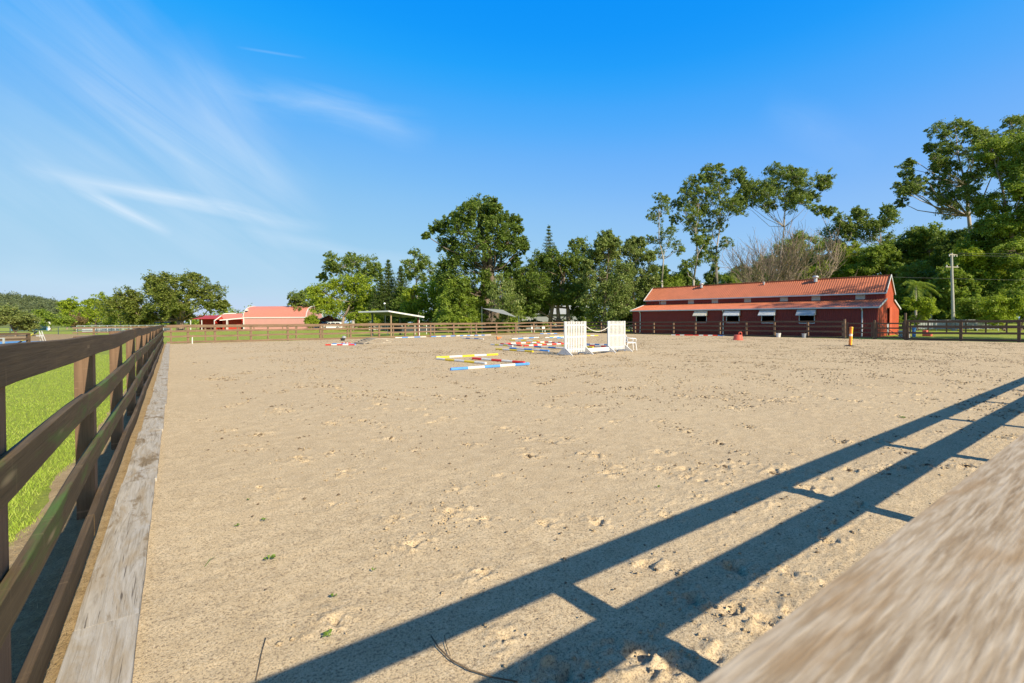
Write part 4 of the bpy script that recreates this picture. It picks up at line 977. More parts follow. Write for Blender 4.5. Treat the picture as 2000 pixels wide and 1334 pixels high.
# open red sheds left of it
Q2 = at(372, 643, 121); Q2.z = -.06; R2 = at(473, 643, 121); R2.z = -.06; d = R2-Q2; L2 = d.length
sh = thing('red_shed', 'long bright red open shed left of the pink barn', 'shed', Q2, (0, 0, atan2(d.y, d.x)))
MB().corr((0, 3.5, 0), (1, 0, 0), (0, 0, 1), (0, -1, 0), L2, 3.4, .3, .03).build('wall', M['shed'], sh)
for x in (0, 2.9, 6.2, 9.4): MB().box((x, -.08, 0), (x+.16, .08, 2.9)).build('post', M['white'], sh)
MB().add([(-.4, -.4, 2.75), (10.5, -.4, 2.75), (10.5, 4.5, 3.7), (-.4, 4.5, 3.7), (-.4, -.4, 2.85), (10.5, -.4, 2.85), (10.5, 4.5, 3.8), (-.4, 4.5, 3.8)], [(3, 2, 1, 0), (4, 5, 6, 7), (0, 1, 5, 4), (1, 2, 6, 5), (2, 3, 7, 6), (3, 0, 4, 7)]).build('roof', M['shed'], sh)
MB().box((6.4, .2, 0), (6.6, 3.4, 2.8)).build('partition', M['shed'], sh)
for x in (10.2, 12.2): MB().corr((x, 2.6, 0), (1, 0, 0), (0, 0, 1), (0, -1, 0), 1.6, 2.5, .3, .03).build('stall_wall', M['shed'], sh)
Q3 = at(432, 643, 115); Q3.z = -.06
gs = thing('gabled_shed', 'small red gable roofed shed beside the pink barn', 'shed', Q3, (0, 0, look_rot(Q3)))
MB().prism([(-1.2, 2.5), (0.4, 3.9), (2.6, 4.2), (5.0, 2.7)], 6.0, 6.2).build('gable', M['shed'], gs)
for p_, q_ in (((-1.4, 2.35), (.7, 4.1)), ((.6, 4.1), (3.0, 4.25)), ((3.0, 4.25), (5.2, 3.5))): MB().bar((p_[0], 5.9, p_[1]), (q_[0], 5.9, q_[1]), .1, .22, (0, 0, 1)).build('bargeboard', M['white'], gs)
MB().add([(.5, .8, 2.55), (5.0, .8, 3.05), (4.6, 3.4, 4.1), (.0, 3.4, 3.75), (.5, .8, 2.65), (5.0, .8, 3.15), (4.6, 3.4, 4.2), (.0, 3.4, 3.85)], [(3, 2, 1, 0), (4, 5, 6, 7), (0, 1, 5, 4), (1, 2, 6, 5), (2, 3, 7, 6), (3, 0, 4, 7)]).build('roof', M['pinkr'], gs)
MB().bar((-.3, .6, 2.4), (5.2, .6, 2.95), .12, .22).build('gutter', M['white'], gs)
for x in (1.1, 1.35): MB().box((x, .5, 0), (x+.12, .62, 2.45)).build('post', M['white'], gs)
mb = MB(); mb.corr((.3, 3.2, 0), (1, 0, 0), (0, 0, 1), (0, -1, 0), 4.2, 2.6, .3, .03); mb.build('wall', M['shed'], gs)
# house with gable and white car
H0 = at(646, 642, 112); H0.z = -.06
hs_ = thing('house', 'low dark red house with a white edged gable behind the car', 'house', H0, (0, 0, look_rot(H0)))
MB().prism([(-2.9, 0), (-2.9, 2.15), (-.4, 3.35), (2.3, 2.15), (2.3, 0)], 0, 9).build('wall', M['brick'], hs_)
for a_, b2 in (((-3.5, 2.0), (-.4, 3.5)), ((2.9, 1.9), (-.4, 3.5))):
    MB().bar((a_[0], -.5, a_[1]), (b2[0], -.5, b2[1]), .12, .20).build('bargeboard', M['white_dirty'], hs_)
    x0, z0 = a_; x1, z1 = b2
    MB().add([(x0, -.45, z0), (x1, -.45, z1), (x1, 9.4, z1), (x0, 9.4, z0), (x0, -.45, z0-.08), (x1, -.45, z1-.08), (x1, 9.4, z1-.08), (x0, 9.4, z0-.08)], [(0, 1, 2, 3), (7, 6, 5, 4), (0, 4, 5, 1), (3, 2, 6, 7)]).build('roof', M['shed'], hs_)
for x in (-2.2, -1.1, .3, 1.3): MB().box((x, -.05, .9), (x+.75, -.01, 2.0)).build('window', M['cottage'] if x != -2.2 else M['mesh'], hs_)
H1 = at(707, 640, 105); H1.z = -.06
def car(p, rot, lab, mat, sc=1.):
    c = thing('parked_car', lab, 'car', p, (0, 0, rot)); c.scale = (sc, sc, sc)
    low = [(-2.3, .42), (-2.32, .85), (-2.15, 1.02), (-1.1, 1.12), (1.9, 1.15), (2.28, 1.08), (2.34, .80), (2.34, .45), (1.85, .40), (-1.9, .38)]
    MB().prism(low, -.9, .9).build('body', mat, c, bevel=.05)
    cabp = [(-1.15, 1.10), (-.55, 1.70), (-.2, 1.80), (1.85, 1.80), (2.1, 1.70), (2.25, 1.13)]
    cb = MB().prism(cabp, -.80, .80).build('cabin', mat, c, bevel=.04)
    for s in (-1, 1):
        for q in ([(-.95, 1.18), (-.50, 1.64), (-.1, 1.66), (-.1, 1.18)], [(0, 1.18), (0, 1.66), (.9, 1.66), (.9, 1.18)], [(1.0, 1.18), (1.0, 1.66), (1.85, 1.64), (2.02, 1.20)]):
            MB().prism(q, s*.805-.004, s*.805+.004).build('window', M['glass'], cb)
        for x in (-1.45, 1.45):
            w_ = MB().prism([(x+.36*cos(k*pi/9), .36+.36*sin(k*pi/9)) for k in range(18)], s*.80-.11, s*.80+.12).build('tyre', M['tyre'], c)
            MB().prism([(x+.2*cos(k*pi/6), .36+.2*sin(k*pi/6)) for k in range(12)], s*.925-.01, s*.925+.01).build('rim', M['zinc'], w_)
    MB().add([(-1.17, -.7, 1.13), (-1.17, .7, 1.13), (-.60, .66, 1.68), (-.60, -.66, 1.68)], [(0, 1, 2, 3)]).build('windscreen', M['glass'], cb)
    for s in (-1, 1): MB().box((-2.345, s*.7-.15, .75), (-2.30, s*.7+.15, .92)).build('headlight', M['zinc'], c)
    return c
cp = at(648, 640, 104); cp.z = -.06; car(cp, radians(-36+8), 'white four wheel drive car parked in front of the dark red house', M['car'], .98)
cp = at(634, 640, 108); cp.z = -.06; car(cp, radians(-36+6), 'dark blue car mostly hidden behind the white four wheel drive', M['bluecar'], .9)
# cream cottage and pale house between the trees
def cottage(px, depth, w_, lab, wall, roofm, hgt=2.7, rise=1.3, dep=6, nwin=3):
    p = at(px, 640, depth); p.z = -.06
    c = thing('cottage', lab, 'house', p, (0, 0, look_rot(p)))
    MB().box((-w_/2, 0, 0), (w_/2, dep, hgt)).build('wall', wall, c)
    MB().add([(-w_/2-.4, -.5, hgt), (w_/2+.4, -.5, hgt), (w_/2+.4, dep+.5, hgt), (-w_/2-.4, dep+.5, hgt), (-w_/2+1.2, dep/2, hgt+rise), (w_/2-1.2, dep/2, hgt+rise)],
             [(0, 1, 5, 4), (1, 2, 5), (2, 3, 4, 5), (3, 0, 4), (3, 2, 1, 0)]).build('roof', roofm, c)
    for k in range(nwin):
        x = -w_/2+w_*(k+.5)/nwin
        f_ = MB().box((x-.6, -.05, .95), (x+.6, -.002, 2.1)).build('window', M['white'], c)
        MB().box((x-.5, -.07, 1.03), (x-.04, -.052, 2.02)).box((x+.04, -.07, 1.03), (x+.5, -.052, 2.02)).build('pane', M['glass'], f_)
    return c
cottage(756, 98, 7.5, 'cream cottage with grey roof glimpsed behind the open carport', M['cottage'], M['awn'], 2.5, 1.1, nwin=2)
cottage(1085, 92, 15, 'pale house hidden behind the trees in the middle', M['sail'], M['tank'], 3.0, 1.8, nwin=3)
cottage(1215, 96, 6, 'cream house corner peeping out left of the stable', M['cottage'], M['awn'], 3.2, 1.3, nwin=2)

# open carport
A_ = at(764, 657, 52.5); A_.z = -.06; B_ = at(817, 655, 55); B_.z = -.06
d = B_-A_; wd = d.length
cpt = thing('open_shelter', 'open sided shelter with a flat sloping roof behind the far fence', 'shelter', A_, (0, 0, atan2(d.y, d.x)))
h0, h1 = 2.72, 2.20
MB().tube([(0, 0, 0), (0, 0, h0-.1)], .09, 10).build('post', M['log'], cpt); MB().tube([(wd, 0, 0), (wd, 0, h1)], .09, 10).build('post', M['brick'], cpt)
MB().box((wd+.08, -.05, 0), (wd+.17, .04, h1)).build('downpipe', M['white'], cpt)
MB().tube([(0-.4, 3.6, 0), (0-.4, 3.6, h0-.1)], .10, 10).build('post', M['steel'], cpt); MB().tube([(wd-.3, 3.6, 0), (wd-.3, 3.6, h1)], .10, 10).build('post', M['steel'], cpt)
x0, x1 = -.55, wd+.45
mb = MB(); zz0, zz1 = h0+.16, h1+.04
mb.add([(x0, -.5, zz0), (x1, -.5, zz1), (x1-.3, 4.3, zz1-.02), (x0-1.2, 4.3, zz0-.0), (x0, -.5, zz0-.06), (x1, -.5, zz1-.06), (x1-.3, 4.3, zz1-.08), (x0-1.2, 4.3, zz0-.06)], [(0, 1, 2, 3), (7, 6, 5, 4), (0, 4, 5, 1), (1, 5, 6, 2), (2, 6, 7, 3), (3, 7, 4, 0)])
mb.build('roof', M['steel'], cpt); MB().bar((x0-.03, -.54, zz0-.06), (x1+.03, -.54, zz1-.06), .06, .16).build('fascia', M['white'], cpt); MB().bar((x0-.03, -.5, zz0-.06), (x0-1.23, 4.3, zz0-.06), .06, .16).build('fascia', M['white'], cpt)
# light mast
lp = at(752.6, 640, 72); lp.z = -.06; lm = thing('light_pole', 'thin pole with a pale lamp head above the open shelter', 'light pole', lp); MB().tube([(0, 0, 0), (0, 0, 4.4)], .035, 8).build('pole', M['steel'], lm); MB().lathe([(.05, 0), (.2, .1), (.16, .25), (0, .3)], 12, c=(-.08, 0, 4.35)).build('lamp_head', M['zinc'], lm)
# mesh yard behind
a_ = at(757, 652, 57); b2 = at(850, 650, 62); a_.z = b2.z = -.06; d = b2-a_
mf = thing('mesh_fence', 'low dark mesh fence with pale posts right of the shelter', 'fence', a_, (0, 0, atan2(d.y, d.x)))
MB().box((0, 0, .35), (d.length, .02, 1.05)).build('mesh_panel', M['mesh'], mf)
for t in (0, .28, .55, .80, .98): MB().tube([(d.length*t, -.05, 0), (d.length*t, -.05, 1.2)], .05, 8).build('post', M['white_dirty'], mf)
# picnic table
pt = at(972, 650, 66); pt.z = -.06
tb_ = thing('picnic_table', 'brown wooden picnic table with benches under the shade sail', 'table', pt, (0, 0, radians(-36)))
MB().box((-1.4, -.4, .72), (1.4, .4, .78)).build('table_top', M['far_rail'], tb_)
for s in (-1, 1):
    MB().box((-1.4, s*.85-.14, .42), (1.4, s*.85+.14, .47)).build('bench', M['far_rail'], tb_)
    MB().bar((s*1.0, -.9, 0), (s*1.0, .25, .74), .08, .10).build('leg', M['far_rail'], tb_); MB().bar((s*1.1, .9, 0), (s*1.1, -.25, .74), .08, .10).build('leg', M['far_rail'], tb_)
for px, lb in ((1041, 'left small garden chair standing on the lawn beyond the fence'), (1062, 'right small garden chair standing on the lawn beyond the fence')):
    p = at(px, 645, 68); p.z = -.06; gc = thing('garden_chair', lb, 'chair', p, (0, 0, radians(-30)))
    MB().box((-.22, -.22, .40), (.22, .22, .44)).build('seat', M['plastic'], gc); MB().box((-.22, .20, .44), (.22, .24, .85)).build('backrest', M['plastic'], gc)
    for sx in (-1, 1):
        for sy in (-1, 1): MB().box((sx*.2-.02, sy*.2-.02, 0), (sx*.2+.02, sy*.2+.02, .40)).build('leg', M['plastic'], gc)
# shade sail
s0 = at(941, 600, 62); s1 = at(1013, 619, 60); s2_ = at(984, 604, 66); s3 = at(950, 610, 68)
for p, lb, h_ in ((s0, 'dark post holding the left corner of the shade sail', 3.6), (s1, 'dark post holding the right corner of the shade sail', 2.3)):
    o = MB().tube([(0, 0, 0), (0, 0, h_)], .06, 8).build('sail_post', M['steel'], loc=(p.x, p.y, -.06)); tag(o, lb, 'post')
V = []; n = 12
c_ = [at(941, 602, 62), at(967, 609.5, 60.5), at(1009, 619.5, 60.2), at(981, 604.5, 66)]
for i in range(n+1):
    for j in range(n+1):
        u, v = i/n, j/n; pq = c_[0]*(1-u)*(1-v)+c_[1]*u*(1-v)+c_[2]*u*v+c_[3]*(1-u)*v
        pull = .10*sin(pi*u)*sin(pi*v); V.append(pq-Vector((0, 0, pull)))
fs = [(i*(n+1)+j, (i+1)*(n+1)+j, (i+1)*(n+1)+j+1, i*(n+1)+j+1) for i in range(n) for j in range(n)]
o = MB().add(V, fs).build('shade_sail', M['sail'], smooth=True); so_ = o.modifiers.new('s', 'SOLIDIFY'); so_.thickness = .01; tag(o, 'grey shade sail stretched between posts under the big tree', 'shade sail')

# ------------------------------------------------------------------ left paddock clutter
RL3 = [(1.25, 1.13), (.90, .78), (.50, .38)]
p, q = at(-60, 645, 25.0), at(57, 655, 27.5)
fence('paddock_fence', 'short dark timber fence corner seen over the left rail', (p.x, p.y, -.06), (q.x, q.y, -.06), [0.05, (Vector(q)-Vector(p)).length-.03], [(1.10, .99), (.78, .67), (.42, .33)], M['dark_rail'], M['dark_rail'], side=-1, pw=.14, pd=.14, ph=1.08)
def pipefence(pa, pb_, posts_px, hts, lab, mat, r_=.03, name='pipe_fence'):
    d = pb_-pa; root = thing(name, lab, 'fence', pa, (0, 0, atan2(d.y, d.x))); L = d.length
    for h in hts: MB().tube([(0, 0, h), (L, 0, h)], r_, 6).build('rail', mat, root)
    for t in posts_px: MB().tube([(L*t, 0, 0), (L*t, 0, max(hts)+.03)], r_*1.3, 6).build('post', mat, root)
a_, b2 = at(-40, 650, 72), at(252, 650, 74); a_.z = b2.z = -.06
pipefence(a_, b2, (.05, .2, .36, .52, .65, .78, .88, 1.), (1.15, .55), 'dark steel pipe fence across the left paddock', M['steel'], .045)
a_, b2 = at(150, 642, 92), at(335, 642, 88); a_.z = b2.z = -.06
pipefence(a_, b2, [k/12 for k in range(13)], (1.3, 1.0, .7, .4), 'pale galvanised cattle yard rails behind the left paddock', M['tank'], .05)
o = MB().box((0, 0, 0), (7.5, .06, .9)).build('yard_sheet', M['tank'], loc=at(160, 642, 95)); o.location.z = -.05; o.rotation_euler = (0, 0, radians(-36)); tag(o, 'low pale metal sheet wall behind the cattle yard rails', 'wall')
# white trestle
tr = at(83, 664, 38); tr.z = -.06; te = thing('jump_trestle', 'pale metal trestle standing in the left paddock', 'trestle', tr, (0, 0, radians(-36)))
for s in (-1, 1): MB().bar((s*.1-.15, 0, 1.05), (s*.1+.25, 0, 0), .03, .02).build('leg', M['white_dirty'], te); 
for s in (-1, 1): MB().bar((s*.1-.15, .0, 1.05), (s*.1-.45, .4, 0), .03, .02).build('leg', M['white_dirty'], te)
MB().box((-.5, -.03, .62), (.12, .0, .67)).build('crossbar', M['white_dirty'], te)
p, q = at(25, 672, 29), at(72, 648, 33); p.z = .15
mb = MB()
for k in range(6): mb.bar(Vector(p).lerp(Vector(q), k/6), Vector(p).lerp(Vector(q), (k+1)/6), .07, .07, mi=k % 2)
o = mb.build('striped_bar', [M['yellow'], M['black']]); tag(o, 'yellow and black striped bar leaning over in the left paddock', 'bar')
mb = MB(); n = 10; vs = []
for i in range(n+1):
    for j in range(n+1):
        vs.append((-2.5+6.5*i/n, -1.2+3.0*j/n, .05+.22*(1-abs(2*j/n-1)**3)+.03*sin(i*2.1+j)))
mb.add(vs, [(i*(n+1)+j, (i+1)*(n+1)+j, (i+1)*(n+1)+j+1, i*(n+1)+j+1) for i in range(n) for j in range(n)])
t_ = gp(20, 672.5, 0); o = mb.build('tarpaulin', M['tarp'], smooth=True, loc=(t_.x, t_.y, -.06)); o.rotation_euler = (0, 0, radians(-30)); tag(o, 'light blue tarpaulin lying on the ground beyond the left rail', 'tarpaulin')
p = at(2, 672, 21); p.z = -.06; sg = thing('metal_frame', 'pale metal gate frame at the left edge above the rail', 'frame', p, (0, 0, radians(-36)))
for x in (-.9, .1): MB().box((x, -.03, 0), (x+.05, .03, .98)).build('stile', M['tank'], sg)
for z in (.35, .62, .93): MB().box((-.85, -.025, z), (.1, .025, z+.04)).build('crossbar', M['tank'], sg)
# far sheds on the left
p = at(78, 640, 125); p.z = -.06; bs = thing('open_shed', 'small blue and white open fronted shed among the far bushes', 'shed', p, (0, 0, look_rot(p)))
MB().box((-5.5, 0, 2.2), (1.9, 3.5, 2.4)).build('roof', M['white'], bs); MB().box((1.5, -.05, 0), (2.0, 3.4, 2.2)).build('side_wall', M['white'], bs)
MB().box((-5.4, 3.3, 0), (1.5, 3.45, 2.2)).build('back_wall', M['bluecar'], bs); MB().box((-1.6, -.05, 0), (-1.2, .3, 2.2)).build('post', M['bluecar'], bs); MB().box((1.25, -.04, 0), (1.48, .2, 2.2)).build('post', M['bluecar'], bs)
for px, w_, h_, lab, dp in ((251, 2.6, 2.2, 'small timber shelter roof at the foot of the big fig tree', 98), (297, 6.5, 1.8, 'low open stable row in the shade of the fig tree', 97)):
    p = at(px, 640, dp); p.z = -.06; s_ = thing('field_shelter', lab, 'shelter', p, (0, 0, look_rot(p)))
    for x in (-w_/2, 0, w_/2): MB().box((x-.1, -.1, 0), (x+.1, .1, h_-.2)).build('post', M['grey_wood'], s_); MB().box((x-.1, 2, 0), (x+.1, 2.2, h_)).build('post', M['grey_wood'], s_)
    MB().add([(-w_/2-.4, -.4, h_-.25), (w_/2+.4, -.4, h_-.05), (w_/2+.4, 2.6, h_+.1), (-w_/2-.4, 2.6, h_-.1), (-w_/2-.4, -.4, h_-.13), (w_/2+.4, -.4, h_+.07), (w_/2+.4, 2.6, h_+.22), (-w_/2-.4, 2.6, h_+.02)], [(3, 2, 1, 0), (4, 5, 6, 7), (0, 1, 5, 4), (1, 2, 6, 5), (2, 3, 7, 6), (3, 0, 4, 7)]).build('roof', M['grey_wood'], s_)
    if w_ > 4: MB().box((-w_/2, 1.9, .0), (w_/2, 1.98, 1.1)).build('kick_wall', M['tank'], s_)
# right paddock
a_, b2 = at(1778, 641, 56), at(2150, 645, 46); a_.z = b2.z = -.06; d = b2-a_
fence('paddock_fence', 'thin timber fence across the right paddock behind the dark one', a_, b2, [d.length*t/9 for t in range(10)], [(1.25, 1.13), (.82, .72)], M['dark_rail'], M['dark_rail'], side=-1, pw=.14, pd=.14)
a_, b2 = at(1790, 640, 64), at(2200, 640, 56); a_.z = b2.z = -.06
d = b2-a_; w1 = thing('yard_wall', 'pale grey low yard wall with metal rails below the utility pole', 'wall', a_, (0, 0, atan2(d.y, d.x)))
MB().corr((0, 0, .2), (1, 0, 0), (0, 0, 1), (0, -1, 0), d.length*.42, 1.15, .3, .03).build('sheeting', M['tank'], w1); MB().box((-.05, -.06, 1.35), (d.length*.42, .03, 1.45)).build('top_rail', M['trim'], w1)
for t in range(5): MB().box((d.length*.105*t-.04, -.14, 0), (d.length*.105*t+.04, -.07, 1.5)).build('post', M['trim'], w1)
MB().box((d.length*.43, 0, 1.20), (d.length, .08, 1.34)).build('top_rail', M['log'], w1)

# ------------------------------------------------------------------ trees
LEAVES = 0
def leafcloud(C, R, nleaf, size, flat=.75, seed=0, droop=0.):
    """leaf-sized faces spread in a shell round the centres C with radii R"""
    r_ = np.random.default_rng(seed)
    k = np.repeat(np.arange(len(C)), nleaf); n = len(k)
    d = r_.normal(size=(n, 3)); d /= np.linalg.norm(d, axis=1)[:, None]
    rad = R[k]*(.25+.85*r_.random(n)**.7+.45*r_.random(n)**6)
    ax = r_.uniform(.55, 1.55, (len(C), 3)); ax[:, 2] = flat*r_.uniform(.6, 1.25, len(C)); sh = r_.normal(0, .45, (len(C), 2))
    pos = C[k] + d*rad[:, None]*ax[k]; pos[:, 2] += (d[:, 0]*sh[k, 0]+d[:, 1]*sh[k, 1])*rad
    nrm = d*.55 + r_.normal(size=(n, 3))*.55 + np.array([0, 0, .55]); nrm /= np.linalg.norm(nrm, axis=1)[:, None]
    t = np.cross(nrm, r_.normal(size=(n, 3))); t /= np.linalg.norm(t, axis=1)[:, None]; b = np.cross(nrm, t)
    if droop: t = t*(1-droop)+np.array([0, 0, -1.])*droop
    s = size*r_.uniform(.55, 1.25, n)[:, None]
    V = np.stack([pos-t*s*.5, pos-b*s*.28+t*s*.02, pos+t*s*.5, pos+b*s*.28+t*s*.02], 1).reshape(-1, 3)
    return V
def tree(name, label, cat, base, depth, blobs, leaf, bark, size, subs=20, subr=.40, cover=2.1, flat=.75, trunkr=.35, fork=None, limbs=True, depthk=.55, seed=1, group=None, base_y=643,
         twigs=True, stems=1, droop=0., lean=0, ground=-.06, minz=.4, grow_=None):
    """blobs: (px, py, radius px) read off the photograph at the tree's own distance; they become spheres of foliage with real depth"""
    grow_ = grow_ or (1.42 if leaf == 'lf_gum' and subs < 15 else 1.2)
    if leaf == 'lf_gum' and subs < 15: subs = int(subs*1.7); subr = .36
    R_ = np.random.default_rng(seed); random.seed(seed)
    sc = depth/FPX; bp = at(base, base_y, depth); bp.z = ground
    rot = look_rot(bp); root = thing(name, label, cat, bp, (0, 0, 0), group)
    rx = np.array([RT[0], RT[1], 0]); rx /= np.linalg.norm(rx)
    cs, rs = [], []
    mx = max(b[0]+b[2] for b in blobs)-min(b[0]-b[2] for b in blobs); cx = (max(b[0] for b in blobs)+min(b[0] for b in blobs))/2
    for b in blobs:
        w_ = at(b[0], b[1], depth); r_ = b[2]*sc
        rel = abs(b[0]-cx)/(mx/2+1e-6); off = R_.uniform(-1, 1)*mx*sc*.5*depthk*math.sqrt(max(0.05, 1-rel*rel))
        w_ = np.array(w_)-np.array(bp)+_f0*off
        # keep the outline where the photograph has it when the blob moves nearer or farther
        k_ = (depth+off)/depth; zz_ = (w_[2]+ground-EYE)*k_+EYE-ground; lat = (w_ - _f0*off); w_ = lat*np.array([k_, k_, 1]) + _f0*off + np.array([bp.x, bp.y, 0])*(k_-1) - _f0*off*1.0 if False else w_
        w_[2] = zz_
        cs.append(w_); rs.append(r_*grow_)
    cs = np.array(cs); rs = np.array(rs)
    SC, SR = [], []; mb = MB()
    zlo, zhi = cs[:, 2].min(), cs[:, 2].max()
    fz = fork if fork is not None else max(1.2, zlo*.55)
    stems_ = []
    for s in range(stems):
        sx = (s-(stems-1)/2)*.9
        tp = np.array([rx[0]*sx*1.6+lean*rx[0], rx[1]*sx*1.6+lean*rx[1], fz]); hub = cs[np.argsort(cs[:, 2])[len(cs)//2:]].mean(0)*.5+tp*.5
        b0_ = np.array([rx[0]*sx*.6, rx[1]*sx*.6, -.2])
        mid_ = (b0_+tp)/2 + R_.normal(0, .15, 3)*np.array([1, 1, 0])
        mb.tube([b0_, b0_+np.array([0, 0, .5]), mid_, tp], [trunkr*1.5, trunkr*1.1, trunkr, trunkr*.85], 9)
        topc = cs[np.argmax(cs[:, 2])]
        axis = [tp + (topc-tp)*t + R_.normal(0, .25, 3)*np.array([1, 1, .3])*(0 if t in (0, 1) else 1) for t in (0, .25, .5, .75, 1)]
        axr = [trunkr*.85, trunkr*.65, trunkr*.45, trunkr*.28, trunkr*.1]
        mb.tube(axis, axr, 8); stems_.append((axis, axr))
    for i, (c, r_) in enumerate(zip(cs, rs)):
        if limbs:
            axis, axr = stems_[i % stems]
            cand = [a for a in range(4) if axis[a][2] < c[2]-.0*r_]
            j = 0
            best = 1e9
            for a in range(4):
                dd = np.linalg.norm(axis[a]-c) + (3*max(0, axis[a][2]-c[2]+.3*np.hypot(*(c-axis[a])[:2])))
                if dd < best: best = dd; j = a
            p = axis[j]; q = c; L = np.linalg.norm(q-p); m1 = p+(q-p)*.4+np.array([0, 0, -.06*L])+R_.normal(0, .05*L, 3); m2 = p+(q-p)*.75+R_.normal(0, .04*L, 3)
            r0_ = min(axr[j]*.55, .03+L*.012+r_*.02)
            mb.tube([p, m1, m2, q], [r0_, r0_*.75, r0_*.5, r0_*.3], 6)
        n = max(6, int(subs*1.35*R_.uniform(.8, 1.2)))
        d = R_.normal(size=(n, 3)); d[:, 2] += .15; d /= np.linalg.norm(d, axis=1)[:, None]
        rr = r_*(.30+.75*R_.random(n)**.6+.30*(R_.random(n) < .12))
        sub = c+d*rr[:, None]*np.array([1, 1, .85]); sub[:, 2] = np.maximum(sub[:, 2], minz)
        SC.append(sub); SR.append(np.full(n, r_*subr*.84)*R_.uniform(.5, 1.3, n))
        if twigs:
            for k in range(0, n, 2):
                mb.tube([c, (c+sub[k])/2+R_.normal(0, .04*r_, 3), sub[k]], [.012+r_*.012, .01+r_*.008, .006], 4, cap=False)
    SC = np.concatenate(SC); SR = np.concatenate(SR)
    nl = np.maximum(6, (cover*1.35*pi*SR**2/(size*size*.25)).astype(int)); global LEAVES; LEAVES += int(np.median(nl))*len(SR)
    nlm = int(np.median(nl))
    V = leafcloud(SC, SR, nlm, size, flat, seed, droop)
    F = np.arange(len(V)).reshape(-1, 4)
    tr_ = mb.build('trunk', M[bark], root, smooth=True)
    cr = np_mesh('crown', V, F, M[leaf], root)
    return root
T = tree
T('fig_tree', 'wide spreading fig tree standing left of the pink barn', 'tree', 352, 95, [(262, 602, 26), (268, 582, 20), (292, 572, 26), (322, 562, 27), (346, 553, 20), (380, 556, 22), (402, 576, 24), (352, 592, 32), (310, 598, 28), (384, 590, 24), (418, 590, 16),
   (434, 596, 10), (282, 612, 24), (330, 612, 22), (250, 617, 16), (345, 542, 10), (300, 622, 14), (350, 614, 10)], 'lf_fig', 'deadwood', .42, subs=26, trunkr=.7, fork=2.2, seed=3, cover=2.2, grow_=1.06)
T('small_tree', 'small bright green tree left of the big fig', 'tree', 188, 130, [(188, 588, 11), (176, 600, 14), (200, 602, 15), (188, 616, 18), (214, 614, 11), (172, 618, 12)], 'lf_bright', 'bark', .5, trunkr=.3, seed=4, subs=18)
T('small_tree', 'rounded yellow green tree in front of the far hill', 'tree', 131, 150, [(126, 594, 9), (136, 593, 10), (131, 604, 12), (140, 610, 9)], 'lf_bright', 'deadwood', .55, trunkr=.25, seed=5, subs=16)
T('bush', 'olive and brown bushy shrub at the left edge of the picture', 'bush', 30, 62, [(2, 616, 16), (28, 616, 17), (50, 622, 13), (-20, 616, 20), (15, 630, 14), (45, 633, 12)], 'lf_hill', 'bark', .22, trunkr=.12, seed=6, subs=30, fork=.6)
T('bush', 'low brown bush below the far hill', 'bush', 146, 118, [(144, 624, 10), (154, 628, 8), (136, 630, 8)], 'lf_brown', 'bark', .35, trunkr=.1, seed=7, fork=.5)
T('bush', 'green bush left of the small open shed', 'bush', 100, 112, [(98, 622, 12), (112, 626, 11), (84, 616, 12), (120, 630, 9)], 'lf_mid', 'bark', .35, trunkr=.1, seed=8, fork=.5)
T('bush', 'green bush beside the bright tree and the fig', 'bush', 226, 110, [(222, 622, 12), (236, 616, 12), (240, 628, 10), (208, 630, 8)], 'lf_mid', 'bark', .35, trunkr=.1, seed=9, fork=.5)
T('gum_tree', 'flat topped gum tree above the bright rounded tree', 'tree', 690, 150, [(640, 521, 12), (655, 509, 12), (678, 506, 12), (700, 513, 13), (722, 517, 14), (738, 524, 11), (668, 521, 14), (625, 541, 7), (650, 532, 10), (690, 528, 14), (715, 533, 12), (735, 538, 12)], 'lf_gum', 'gumbark', .55, subs=12, trunkr=.45, seed=10, flat=.6, cover=1.8)
T('shade_tree', 'bright green rounded tree above the dark red house', 'tree', 672, 105, [(640, 573, 24), (668, 560, 22), (700, 560, 22), (726, 574, 18), (650, 598, 22), (688, 590, 26), (726, 596, 14), (632, 592, 12), (676, 600, 12)], 'lf_bright', 'deadwood', .42, subs=26, trunkr=.35, seed=11, grow_=1.05)
T('small_tree', 'loose grey green tree left of the bright rounded one', 'tree', 602, 122, [(586, 584, 13), (602, 574, 12), (576, 592, 8), (600, 600, 15), (614, 588, 12), (596, 618, 13)], 'lf_gum', 'bark', .45, subs=14, trunkr=.25, seed=12)
T('round_bush', 'clipped round light green bush right of the pink barn', 'bush', 609, 100, [(609, 625, 8), (605, 628, 8), (613, 628, 8), (609, 632, 8)], 'lf_bright', 'bark', .22, subs=30, trunkr=.1, seed=13, fork=.5, cover=3.5, depthk=.2)
T('shrub', 'leafy shrub to the left of the open shelter', 'shrub', 690, 88, [(684, 620, 9), (700, 618, 10), (716, 618, 12), (728, 614, 12), (735, 624, 10), (705, 628, 8)], 'lf_bright', 'bark', .28, subs=22, trunkr=.1, seed=14, fork=.5)
T('gum_tree', 'tall loose gum rising behind the dark conifers', 'tree', 815, 128, [(808, 498, 9), (822, 510, 10), (800, 514, 10), (814, 525, 12), (846, 528, 11), (832, 518, 8), (862, 540, 9), (838, 546, 13), (814, 545, 14), (858, 556, 12), (795, 535, 10)], 'lf_gum', 'gumbark', .5, subs=11, trunkr=.35, seed=15, cover=1.7)
T('broad_tree', 'broad yellow green tree behind the right end of the shelter', 'tree', 845, 88, [(806, 582, 20), (838, 568, 20), (866, 578, 18), (822, 604, 22), (860, 604, 20), (800, 612, 14), (875, 618, 14), (842, 622, 16)], 'lf_bright', 'bark', .38, subs=24, trunkr=.3, seed=16)
